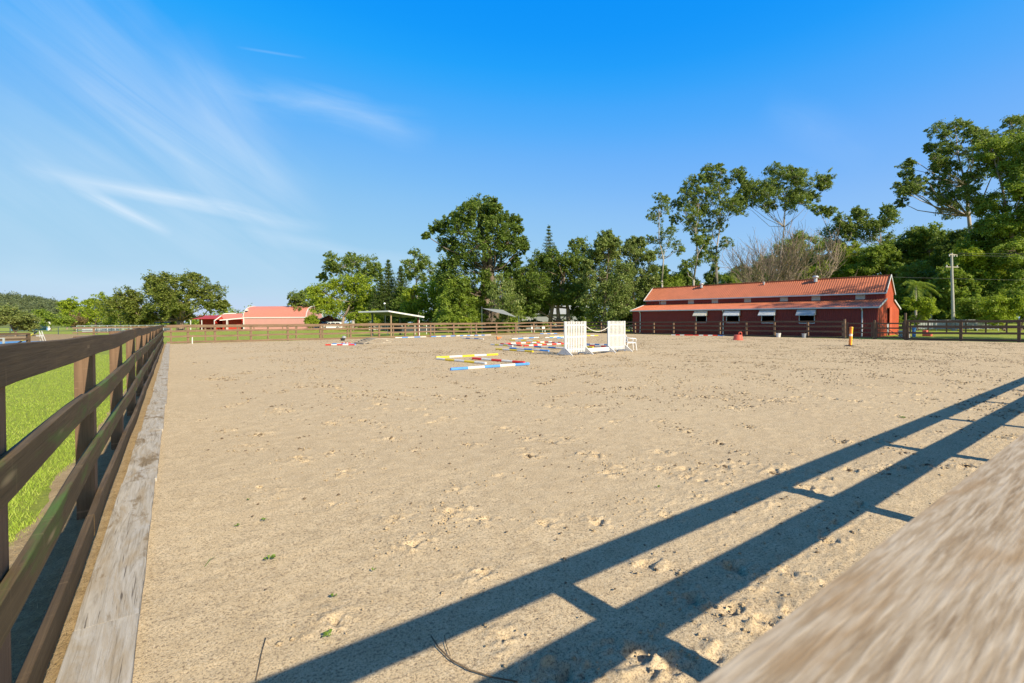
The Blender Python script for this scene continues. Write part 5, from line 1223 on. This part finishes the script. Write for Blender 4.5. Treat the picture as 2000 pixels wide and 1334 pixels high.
T('big_tree', 'tallest dense dark green tree in the middle of the view', 'tree', 958, 72, [(932, 398, 16), (922, 412, 18), (944, 410, 18), (963, 398, 11), (968, 408, 10), (906, 428, 20), (886, 430, 13), (864, 442, 14), (845, 450, 9), (836, 460, 6), (900, 455, 24), (935, 445, 26), (968, 440, 16),
   (984, 428, 14), (1006, 432, 11), (1012, 448, 8), (992, 452, 16), (1012, 472, 13), (1024, 484, 8), (968, 470, 22), (935, 480, 26), (898, 486, 24), (872, 478, 16), (1000, 492, 14), (968, 502, 20), (930, 515, 24), (894, 518, 20), (882, 545, 15), (912, 548, 18), (1006, 512, 9), (944, 545, 16), (880, 500, 14), (955, 425, 18), (990, 475, 16), (870, 520, 14), (862, 545, 12), (1012, 530, 12), (1000, 545, 12), (925, 575, 18), (955, 565, 16), (985, 530, 16), (875, 565, 14), (905, 565, 16)],
   'lf_dark', 'bark', .36, subs=24, trunkr=.75, fork=5.5, seed=17, cover=2.0, stems=2)
T('broad_tree', 'dense dark tree below the left side of the tallest tree', 'tree', 900, 69, [(884, 575, 20), (906, 592, 22), (876, 606, 20), (910, 618, 20), (930, 600, 18), (885, 628, 14), (862, 624, 14), (936, 625, 14), (896, 560, 16)], 'lf_mid', 'bark', .30, subs=24, trunkr=.3, seed=18, minz=.3)
T('willow_tree', 'light green weeping tree below the right side of the tallest tree', 'tree', 992, 67, [(978, 548, 13), (998, 560, 13), (985, 575, 17), (1004, 588, 16), (978, 598, 16), (1000, 612, 16), (984, 624, 14), (962, 575, 10)], 'lf_pop', 'bark', .30, subs=20, trunkr=.25, seed=19, droop=.6)
T('mango_tree', 'round dense dark tree with low limbs behind the jump wings', 'tree', 1092, 72, [(1030, 535, 16), (1052, 515, 18), (1080, 506, 16), (1106, 510, 17), (1128, 524, 18), (1020, 560, 16), (1045, 555, 24), (1078, 540, 26), (1110, 548, 24), (1138, 555, 16), (1030, 585, 18), (1058, 585, 20), (1090, 575, 22), (1122, 580, 20), (1040, 604, 12), (1130, 602, 14), (1064, 604, 10), (1016, 576, 10), (1144, 530, 10)],
   'lf_dark', 'deadwood', .30, subs=26, trunkr=.42, fork=1.2, seed=20, cover=2.2, stems=3)
T('gum_tree', 'small far gum poking up right of the pointed pine', 'tree', 1128, 110, [(1118, 476, 6), (1134, 472, 8), (1142, 484, 8), (1122, 486, 7), (1148, 495, 9), (1130, 498, 10)], 'lf_gum', 'gumbark', .42, subs=12, trunkr=.25, seed=21)
T('poplar_tree', 'leafy silvery green tree just right of the round dark one', 'tree', 1180, 64, [(1182, 462, 11), (1196, 474, 12), (1170, 476, 11), (1184, 486, 16), (1160, 500, 12), (1206, 500, 14), (1168, 515, 20), (1196, 520, 24), (1216, 530, 14), (1152, 545, 18), (1180, 552, 26), (1210, 560, 22), (1158, 580, 22), (1190, 590, 26), (1215, 600, 18), (1165, 608, 16), (1198, 620, 16), (1145, 515, 8)],
   'lf_pop', 'bark', .26, subs=24, trunkr=.3, seed=22, cover=1.9)
T('poplar_tree', 'leafy silvery green tree touching the left end of the stable', 'tree', 1242, 66, [(1238, 472, 10), (1250, 482, 11), (1228, 488, 13), (1262, 502, 12), (1244, 508, 20), (1230, 530, 20), (1262, 532, 16), (1272, 550, 10), (1240, 560, 24), (1264, 565, 16), (1232, 590, 20), (1258, 592, 20), (1238, 615, 18), (1224, 625, 12), (1276, 575, 8), (1250, 470, 6)],
   'lf_pop', 'bark', .26, subs=24, trunkr=.3, seed=23, cover=1.9)
T('gum_tree', 'slender white trunked gum, leftmost behind the stable', 'tree', 1293, 86, [(1284, 384, 7), (1291, 396, 9), (1302, 388, 6), (1278, 408, 8), (1298, 412, 9), (1272, 424, 7), (1288, 428, 9), (1304, 450, 8), (1296, 456, 10), (1284, 470, 9), (1308, 474, 11), (1326, 480, 9), (1270, 468, 6), (1318, 490, 8), (1290, 492, 10), (1278, 494, 6)], 'lf_gum', 'gumbark', .30, subs=9, subr=.4, trunkr=.19, fork=9, seed=24, cover=1.7)
T('gum_tree', 'leaning gum second from the left behind the stable', 'tree', 1355, 90, [(1346, 358, 11), (1358, 352, 8), (1333, 378, 11), (1352, 376, 12), (1368, 376, 10), (1342, 395, 13), (1364, 398, 12), (1325, 402, 9), (1334, 418, 12), (1352, 422, 11), (1376, 412, 9), (1322, 430, 8), (1346, 440, 10), (1366, 448, 10), (1358, 468, 9), (1376, 470, 9), (1352, 512, 11), (1370, 506, 10), (1336, 520, 8)], 'lf_gum', 'gumbark', .30, subs=11, subr=.4, trunkr=.22, fork=9.5, seed=25, cover=1.8)
T('gum_tree', 'tall white trunked gum in the middle behind the stable', 'tree', 1401, 90, [(1388, 332, 9), (1376, 334, 7), (1398, 338, 8), (1410, 325, 5), (1396, 352, 12), (1384, 350, 8), (1412, 352, 9), (1432, 338, 8), (1450, 336, 8), (1444, 350, 6), (1426, 358, 9), (1400, 372, 12), (1418, 378, 11), (1386, 390, 10), (1408, 396, 10), (1426, 400, 10), (1440, 392, 9), (1378, 412, 9), (1396, 416, 10), (1418, 420, 12), (1436, 412, 10), (1384, 436, 8), (1412, 440, 10), (1400, 452, 13), (1388, 470, 9), (1412, 474, 9), (1398, 494, 11), (1388, 508, 9), (1376, 488, 8)],
   'lf_gum', 'gumbark', .30, subs=11, subr=.4, trunkr=.24, fork=8.5, seed=26, cover=1.8)
T('gum_tree', 'tall wide crowned gum above the bare tree', 'tree', 1524, 94, [(1522, 332, 9), (1514, 342, 8), (1530, 345, 10), (1540, 338, 6), (1562, 336, 9), (1572, 344, 9), (1584, 350, 9), (1598, 358, 9), (1604, 362, 7), (1592, 372, 8), (1584, 386, 7), (1546, 358, 11), (1562, 366, 11), (1534, 366, 10), (1552, 382, 11), (1528, 384, 11), (1510, 372, 10), (1494, 362, 9), (1480, 364, 10), (1466, 370, 9), (1456, 364, 6), (1500, 388, 11), (1482, 386, 11), (1466, 388, 10), (1452, 384, 9), (1508, 402, 8), (1540, 398, 10), (1564, 396, 9), (1452, 402, 9)],
   'lf_gum', 'gumbark', .32, subs=11, subr=.42, trunkr=.24, fork=9, seed=27, grow_=1.8, cover=1.8)
T('gum_tree', 'gum with round leafy tufts just right of the bare tree', 'tree', 1636, 108, [(1606, 410, 8), (1618, 416, 9), (1628, 412, 7), (1632, 430, 10), (1640, 440, 10), (1650, 456, 12), (1630, 456, 12), (1645, 475, 12)], 'lf_gum', 'gumbark', .40, subs=12, trunkr=.3, seed=28)
T('gum_tree', 'gum with a flat layered crown between the bare tree and the largest gum', 'tree', 1700, 108, [(1662, 418, 9), (1674, 416, 8), (1684, 424, 9), (1672, 436, 10), (1690, 440, 10), (1716, 410, 8), (1726, 408, 7), (1732, 422, 9), (1718, 428, 11), (1708, 442, 11), (1728, 444, 11), (1665, 455, 11), (1690, 460, 13), (1715, 462, 13), (1740, 470, 12)], 'lf_gum', 'gumbark', .40, subs=13, trunkr=.3, seed=29)
T('gum_tree', 'largest spreading gum reaching over the top right of the trees', 'tree', 1897, 74, [(1771, 358, 11), (1758, 364, 8), (1750, 374, 6), (1786, 368, 12), (1803, 372, 12), (1797, 396, 7), (1820, 380, 12), (1838, 378, 11), (1852, 390, 13), (1868, 402, 12), (1803, 310, 7), (1792, 316, 5), (1812, 328, 10), (1826, 322, 9), (1840, 322, 10), (1798, 340, 8), (1852, 303, 10), (1846, 288, 7), (1866, 286, 11), (1878, 292, 10), (1848, 260, 7), (1858, 266, 7), (1860, 278, 8), (1888, 255, 11), (1898, 262, 10), (1882, 274, 10), (1914, 248, 11), (1930, 250, 10), (1944, 244, 11), (1962, 236, 8), (1974, 236, 6),
   (1906, 276, 14), (1930, 282, 16), (1958, 270, 12), (1956, 286, 16), (1984, 258, 8), (1893, 326, 12), (1915, 310, 15), (1942, 312, 16), (1880, 318, 10), (1866, 330, 8), (1905, 362, 13), (1928, 344, 16), (1886, 412, 12), (1880, 396, 10), (1850, 366, 9), (1836, 352, 7), (1862, 350, 10), (1875, 372, 10), (1890, 385, 11), (1902, 300, 12), (1820, 350, 8), (1848, 332, 9)], 'lf_gum', 'gumbark', .27, subs=13, subr=.42, trunkr=.36, fork=13, seed=30, grow_=1.6, cover=1.8, flat=.55, base_y=645)
T('broad_tree', 'bright green tall tree at the right edge of the picture', 'tree', 2010, 66, [(1968, 292, 22), (1998, 284, 26), (2030, 290, 30), (1980, 335, 26), (2010, 330, 30), (1962, 365, 20), (1992, 375, 28), (2030, 370, 30), (1968, 405, 24), (2000, 420, 30), (1950, 440, 22), (1985, 460, 28), (2025, 450, 30), (1960, 490, 24), (2000, 505, 28), (1975, 535, 24), (2010, 550, 28), (2050, 400, 30)], 'lf_mid', 'deadwood', .30, subs=24, trunkr=.5, seed=31, cover=1.7)
# generic wooded belt behind: (centre px, top px, width px, depth, foliage)
BELT = [(728, 575, 60, 118, 'lf_mid', 'tree filling the gap right of the bright rounded tree'), (885, 548, 60, 108, 'lf_mid', 'tree behind the left skirt of the tallest tree'), (948, 560, 60, 106, 'lf_dark', 'dark tree behind the trunks of the tallest tree'), (1000, 552, 56, 104, 'lf_mid', 'tree behind the weeping tree'), (1052, 545, 56, 100, 'lf_dark', 'dark tree behind the left part of the round dark one'), (1120, 545, 60, 100, 'lf_mid', 'tree behind the right part of the round dark one'), (1205, 530, 70, 98, 'lf_dark', 'dark tree behind the two silvery trees'), (1262, 540, 50, 96, 'lf_mid', 'tree between the silvery tree and the slender gum'), (1640, 500, 80, 112, 'lf_mid', 'green tree behind the right fringe of the bare tree'), (1560, 500, 80, 118, 'lf_mid', 'second green tree behind the middle of the bare tree'), (1460, 520, 80, 118, 'lf_dark', 'dark tree behind the left fringe of the bare tree'),
 (1300, 520, 58, 104, 'lf_mid', 'low green tree behind the slender gum'), (1350, 528, 56, 106, 'lf_dark', 'dark tree behind the leaning gum'), (1430, 540, 64, 112, 'lf_mid', 'green tree behind the foot of the tall white trunked gum'),
 (1490, 500, 70, 124, 'lf_mid', 'green tree behind the left half of the bare tree'), (1560, 455, 78, 128, 'lf_mid', 'green tree behind the middle of the bare tree'), (1620, 470, 70, 116, 'lf_bright', 'bright tree behind the right half of the bare tree'),
 (1672, 474, 66, 100, 'lf_bright', 'yellow green tree above the right part of the stable roof'), (1722, 478, 74, 96, 'lf_mid', 'green tree above the right end of the stable roof'), (1765, 452, 74, 98, 'lf_gum', 'olive tree right behind the stable gable'),
 (1815, 440, 84, 92, 'lf_mid', 'tree below the left branches of the largest gum'), (1868, 452, 80, 86, 'lf_dark', 'dark tree directly behind the utility pole top'), (1768, 512, 60, 78, 'lf_mid', 'tree behind the palm'),
 (1925, 470, 88, 80, 'lf_mid', 'tree right of the utility pole behind the low bushes'), (1836, 525, 60, 74, 'lf_dark', 'dark shaded tree left of the utility pole'), (1960, 520, 80, 70, 'lf_bright', 'bright tree at the lower right behind the paddock'),
 (1590, 520, 60, 104, 'lf_bright', 'bright green tree just above the stable ridge'), (1520, 540, 50, 118, 'lf_dark', 'dark tree at the foot of the bare tree'),
 (1010, 540, 46, 92, 'lf_mid', 'green tree seen between the tallest tree and the round dark one'), (1145, 600, 36, 84, 'lf_dark', 'dark low tree behind the left jump wing'), (790, 560, 46, 96, 'lf_dark', 'dark tree between the conifers and the broad tree'),
 (1300, 575, 46, 84, 'lf_dark', 'dark bushy tree behind the left end of the stable roof'), (1395, 520, 44, 128, 'lf_gum', 'olive tree far behind the gum trunks'),
 (1900, 470, 74, 69, 'lf_bright', 'vine covered bright tree in front of the largest gum trunk'), (1938, 430, 70, 71, 'lf_dark', 'dark tree between the largest gum and the right edge'), (1862, 510, 60, 68, 'lf_mid', 'leafy tree right behind the utility pole'),
 (2070, 420, 120, 84, 'lf_mid', 'tall dense tree cut by the right edge of the picture')]
for k, (px, ty, w_, dp, lf, lb) in enumerate(BELT):
    r_ = random.Random(100+k); bl = []; hgt = 640-ty
    for i in range(14 if hgt < 60 else 26):
        t = r_.random(); y = ty+w_*.18+(hgt*.72)*t; x = px+r_.uniform(-1, 1)*w_*.42*(1-.35*abs(t-.5)); bl.append((x, y, w_*r_.uniform(.15, .25)))
    bl.append((px+r_.uniform(-4, 4), ty+w_*.14, w_*.15))
    T('forest_tree', lb, 'tree', px, dp, bl, lf, 'bark', .36, subs=20, trunkr=.28, seed=200+k, twigs=False, cover=2.0, depthk=.7)
SHRUBS = [(1025, 633, 16, 9, 84, 'lf_dark', 'dark hedge piece below the left of the round dark tree'), (1068, 634, 18, 8, 84, 'lf_mid', 'low hedge piece left of the jump wings'), (1100, 632, 18, 9, 84, 'lf_dark', 'dark hedge piece behind the left jump wing'), (1165, 630, 18, 10, 82, 'lf_mid', 'hedge piece between the jump wings, right part'), (1210, 628, 16, 12, 80, 'lf_dark', 'dark hedge piece behind the right jump wing and the stable corner'), (935, 632, 16, 11, 78, 'lf_dark', 'dark undergrowth behind the left post of the shade sail'), (985, 630, 18, 12, 78, 'lf_dark', 'dark undergrowth under the shade sail'), (852, 632, 16, 10, 74, 'lf_mid', 'undergrowth right of the open shelter'), (780, 630, 22, 10, 84, 'lf_dark', 'dark undergrowth seen through the open shelter'),
 (1792, 605, 30, 24, 62, 'lf_bright', 'leafy green shrub right of the stable end'), (1905, 598, 30, 34, 62, 'lf_mid', 'dense green shrub right of the utility pole'), (1962, 600, 34, 32, 58, 'lf_bright', 'rounded shrub at the far right of the paddock'), (1940, 572, 30, 30, 66, 'lf_mid', 'tall shrub above the far right paddock rails'),
 (1995, 590, 30, 36, 60, 'lf_mid', 'dark shrub touching the right edge above the fence'), (1232, 620, 12, 12, 66, 'lf_bright', 'small rounded lime shrub at the left corner of the stable'), (1135, 625, 30, 7, 76, 'lf_mid', 'low clipped hedge between the two jump wings'), (875, 625, 22, 14, 66, 'lf_mid', 'shrub behind the far fence right of the shelter'), (915, 628, 20, 13, 64, 'lf_bright', 'yellow green shrub behind the far fence below the dark tree'),
 (1000, 632, 14, 12, 64, 'lf_mid', 'shrub under the right end of the shade sail'), (1040, 630, 22, 9, 76, 'lf_dark', 'dark round shrub below the round dark tree'), (818, 630, 14, 13, 80, 'lf_bright', 'small shrub behind the right post of the shelter'), (960, 634, 22, 10, 70, 'lf_dark', 'dark shrub behind the picnic table'), (1185, 628, 34, 10, 72, 'lf_dark', 'dark undergrowth behind the right jump wing'),
 (1750, 622, 14, 12, 70, 'lf_mid', 'shrub tucked behind the stable gable end'), (1835, 612, 22, 22, 72, 'lf_dark', 'dark shrub left of the utility pole foot'), (1870, 618, 18, 18, 68, 'lf_dark', 'dark shrub behind the utility pole foot'), (745, 632, 20, 10, 100, 'lf_mid', 'low shrub between the house and the shelter')]
for k, (px, py, w_, h_, dp, lf, lb) in enumerate(SHRUBS):
    r_ = random.Random(300+k); bl = []
    for i in range(7): bl.append((px+r_.uniform(-.7, .7)*w_, py+r_.uniform(-.5, .7)*h_, min(w_, h_)*r_.uniform(.4, .6)))
    T('shrub', lb, 'shrub', px, dp, bl, lf, 'bark', .24, subs=18, trunkr=.09, fork=.4, seed=400+k, twigs=False, cover=2.0, minz=.1)

# conifers
def conifer(name, label, px, ty, w_, depth, leaf, tiers, seed, up=.35, by=643, dens=1.):
    R_ = np.random.default_rng(seed); bp = at(px, by, depth); bp.z = -.06; tp = at(px, ty, depth); Hc = tp.z+.06; rad = w_/2*depth/FPX
    root = thing(name, label, 'tree', bp); mb = MB(); mb.tube([(0, 0, -.2), (0, 0, Hc*.5), (0, 0, Hc)], [.28, .18, .02], 8)
    C, RR = [], []
    for t in range(tiers):
        z = Hc*(.15+.83*(t/(tiers-1))); rr = rad*(1-(t/(tiers-1))**1.15)*R_.uniform(.85, 1.1)+.12; nb = 9
        a0_ = R_.uniform(0, 6)
        for k in range(nb):
            a = a0_+2*pi*k/nb+R_.normal(0, .1); e = np.array([cos(a)*rr, sin(a)*rr, z+up*rr*.5]); s_ = np.array([0, 0, z])
            mb.tube([s_, (s_+e)/2-np.array([0, 0, .04*rr]), e], [.04, .03, .012], 4, cap=False)
            m_ = max(2, int(rr/.35))
            for q in range(m_):
                f_ = (q+.7)/m_; C.append(s_+(e-s_)*f_-np.array([0, 0, .05*rr*math.sin(f_*3.1)])+R_.normal(0, .10, 3)); RR.append(.26+.09*rr)
    V = leafcloud(np.array(C), np.array(RR), int(9*dens), .24, .55, seed); mb.build('trunk', M['bark'], root); np_mesh('crown', V, np.arange(len(V)).reshape(-1, 4), M[leaf], root)
conifer('norfolk_pine', 'tall narrow pointed pine standing clear against the sky', 1073, 440, 80, 112, 'lf_pine', 27, 51, dens=1.6)
conifer('hoop_pine', 'pointed dark conifer behind the shelter, left one', 760, 508, 66, 100, 'lf_pine', 19, 52, dens=2.8)
conifer('hoop_pine', 'pointed dark conifer behind the shelter, right one', 784, 520, 66, 97, 'lf_pine', 19, 53, dens=2.8)
conifer('hoop_pine', 'lower dark conifer beside the bright rounded tree', 745, 535, 60, 98, 'lf_pine', 17, 54, dens=2.8)

# palms
def palm(px, depth, hz, n, rad, label, seed):
    R_ = np.random.default_rng(seed); bp = at(px, 645, depth); bp.z = -.06; root = thing('palm_tree', label, 'palm', bp)
    MB().tube([(0, 0, -.1), (.1, 0, hz*.5), (0, 0, hz)], [.2, .14, .13], 10).build('trunk', M['gumbark'], root)
    V = []
    for k in range(n):
        a = 2*pi*k/n+R_.normal(0, .5); el_ = R_.uniform(.0, 1.5); L = rad*R_.uniform(.65, 1.15); prev = None; pts = []
        for i in range(15):
            t = i/14; r_ = L*t*cos(el_*(1-t*.5)); z = hz+L*t*sin(el_)-1.15*L*t*t*.75; pts.append(np.array([cos(a)*r_, sin(a)*r_, z]))
        for i in range(1, 15):
            p = pts[i]; d_ = pts[i]-pts[i-1]; sd = np.array([-sin(a), cos(a), 0])
            for s in (-1, 1):
                for q in range(2):
                    l = .75*rad*.35*(1.1-abs(i/14-.45)); p2 = p+sd*s*l*.8+d_*.9+np.array([0, 0, -.55*l])+R_.normal(0, .03, 3); w2 = d_*.13; pp_ = p-d_*q*.5
                    V += [pp_-w2, pp_+w2, p2-d_*q*.5+w2*.2, p2-d_*q*.5-w2*.2]
    V = np.array(V); np_mesh('fronds', V, np.arange(len(V)).reshape(-1, 4), M['lf_mid'], root)
palm(1788, 66, 6.4, 14, 3.0, 'feathery green palm just right of the stable gable', 61)
palm(1818, 70, 5.6, 20, 2.8, 'lower palm partly behind the feathery one', 62)

# bare tree
def bare_tree():
    R_ = np.random.default_rng(77); random.seed(77); dep = 80; bp = at(1518, 643, dep); bp.z = -.06
    root = thing('bare_tree', 'leafless grey brown tree with a fan of thin branches behind the stable', 'tree', bp)
    mb = MB(); tw = MB()
    rx = np.array([RT[0], RT[1], 0]); rx /= np.linalg.norm(rx)
    def grow(p, d, L, r_, lv):
        n = 4; pts = [p]; q = p.copy(); dd = d.copy()
        for i in range(n):
            dd = dd + R_.normal(0, .10, 3) + np.array([0, 0, .05]); dd /= np.linalg.norm(dd); q = q+dd*L/n; pts.append(q.copy())
        (mb if lv < 3 else tw).tube(pts, [r_*(1-.12*i) for i in range(n+1)], 6 if lv < 2 else (5 if lv < 3 else 3), cap=False)
        if lv >= 5: return
        nk = (3 if lv < 3 else 3)
        for k in range(nk):
            j = n if k == 0 else R_.integers(1, n+1)
            dev = R_.normal(0, .30 if lv < 2 else .40, 3); nd = dd+dev+np.array([0, 0, .12]); nd /= np.linalg.norm(nd)
            grow(pts[j], nd, L*R_.uniform(.58, .80), r_*.64, lv+1)
    for k in range(23):
        a = (k-11)/11*.88; b = R_.uniform(-.55, .55)
        d = rx*sin(a)+_f0*b+np.array([0, 0, cos(a)*1.0+.05]); d /= np.linalg.norm(d)
        reach = 6.1+.6*abs(a)
        grow(np.array([rx[0]*sin(a)*.9, rx[1]*sin(a)*.9, 1.2+.5*R_.random()]), d, reach, .14, 1)
    mb.tube([(0, 0, -.2), (0, 0, 1.0), (0, 0, 2.2)], [.6, .5, .35], 10)
    mb.build('trunk', M['deadwood'], root); tw.build('twigs', M['deadwood'], root)
bare_tree()

# tree out of view on the right that throws its shade over the stable's end
def side_tree(x, y, h, r_, label, seed, dens=1.):
    R_ = np.random.default_rng(seed); root = thing('shade_tree', label, 'tree', (x, y, -.06)); mb = MB()
    mb.tube([(0, 0, -.2), (.2, .1, h*.3), (0, 0, h*.6), (.1, 0, h*.92)], [.45, .36, .24, .05], 10); C, RR = [], []
    for k in range(int(40*dens)):
        a = R_.uniform(0, 6.28); z = h*R_.uniform(.36, .98); rr = r_*math.sqrt(R_.random())*(1-abs(z/h-.62)*1.3); c = np.array([cos(a)*rr, sin(a)*rr, z]); mb.tube([(0, 0, z*.72), c*np.array([.5, .5, .92]), c], [.08, .05, .02], 5, cap=False)
        for q in range(7): C.append(c+R_.normal(0, .75, 3)); RR.append(R_.uniform(.45, .8))
    V = leafcloud(np.array(C), np.array(RR), 34, .30, .7, seed); mb.build('trunk', M['bark'], root); np_mesh('crown', V, np.arange(len(V)).reshape(-1, 4), M['lf_mid'], root)
side_tree(53.0, -5.0, 20.5, 4.6, 'tall leafy tree standing right of the view whose shade falls on the stable', 91)
side_tree(49.0, -9.5, 26.0, 3.8, 'second, even taller leafy tree standing right of the view', 92, 1.3)

# ------------------------------------------------------------------ wooded hill on the far left
hx = np.linspace(-260, 120, 60)
def hillz(t, s):        # t along the ridge 0..1, s 0 (foot) .. 1 (crest)
    return 24*np.clip(s, 0, 1)**.8*(np.interp(t, [0, .45, .57, .68, .77, .86, 1.], [1.35, 1.3, 1.22, 1.12, .92, .60, .22]))
L_a, L_b = at(-420, 640, 330), at(330, 640, 400)
tv = np.linspace(0, 1, 60); sv = np.linspace(0, 1, 14)
A0 = np.array([L_a.x, L_a.y, 0]); B0 = np.array([L_b.x, L_b.y, 0]); out = np.array([-.35, .94, 0]); 
pts = []
for t in tv:
    for s in list(sv)+[1.6]:
        b = A0+(B0-A0)*t+out*120*min(s, 1.6); z = hillz(t, min(s, 1.))*(1 if s <= 1 else .6) - .1; pts.append((b[0], b[1], z))
V = np.array(pts); ny = len(sv)+1; i = np.arange(59)[:, None]*ny+np.arange(ny-1)[None]
F = np.stack([i, i+ny, i+ny+1, i+1], -1).reshape(-1, 4); o = np_mesh('hill', V, F, M['lf_far'], smooth=True); tag(o, kind='structure', label='low wooded hill on the far left horizon')
R_ = np.random.default_rng(8); nC = 2000; t = R_.random(nC); s = R_.random(nC)**.8
C = A0+(B0-A0)*t[:, None]+out*(120*s)[:, None]; C[:, 2] = hillz(t, s)+R_.uniform(.2, 3.2, nC); RR = R_.uniform(1.6, 3.6, nC)
V = leafcloud(C, RR, 80, 1.25, .8, 9); o = np_mesh('hill_forest', V, np.arange(len(V)).reshape(-1, 4), M['lf_far']); tag(o, 'dense forest covering the low hill on the far left', 'forest', kind='stuff')
# far tree line closing the horizon elsewhere
cs = []; rr = []
for px, dp in [(x, 190+R_.uniform(-20, 20)) for x in np.arange(215, 1300, 6.)]+[(x, 150+R_.uniform(-15, 15)) for x in np.arange(1240, 2150, 6.)]:
    hgt = R_.uniform(3, 8)+(8 if px > 1400 else (5 if px > 640 else 0))
    for q in range(4 if px < 1400 else 7):
        p = at(px+R_.uniform(-5, 5), 636, dp); cs.append((p.x, p.y, hgt*R_.uniform(.1, 1))); rr.append(R_.uniform(1.2, 2.4))
V = leafcloud(np.array(cs), np.array(rr), 60, .9, .8, 10); o = np_mesh('distant_woodland', V, np.arange(len(V)).reshape(-1, 4), M['lf_mid']); tag(o, 'distant line of woodland closing the horizon behind the farm', 'woodland', kind='stuff')

print('LEAVES', LEAVES)
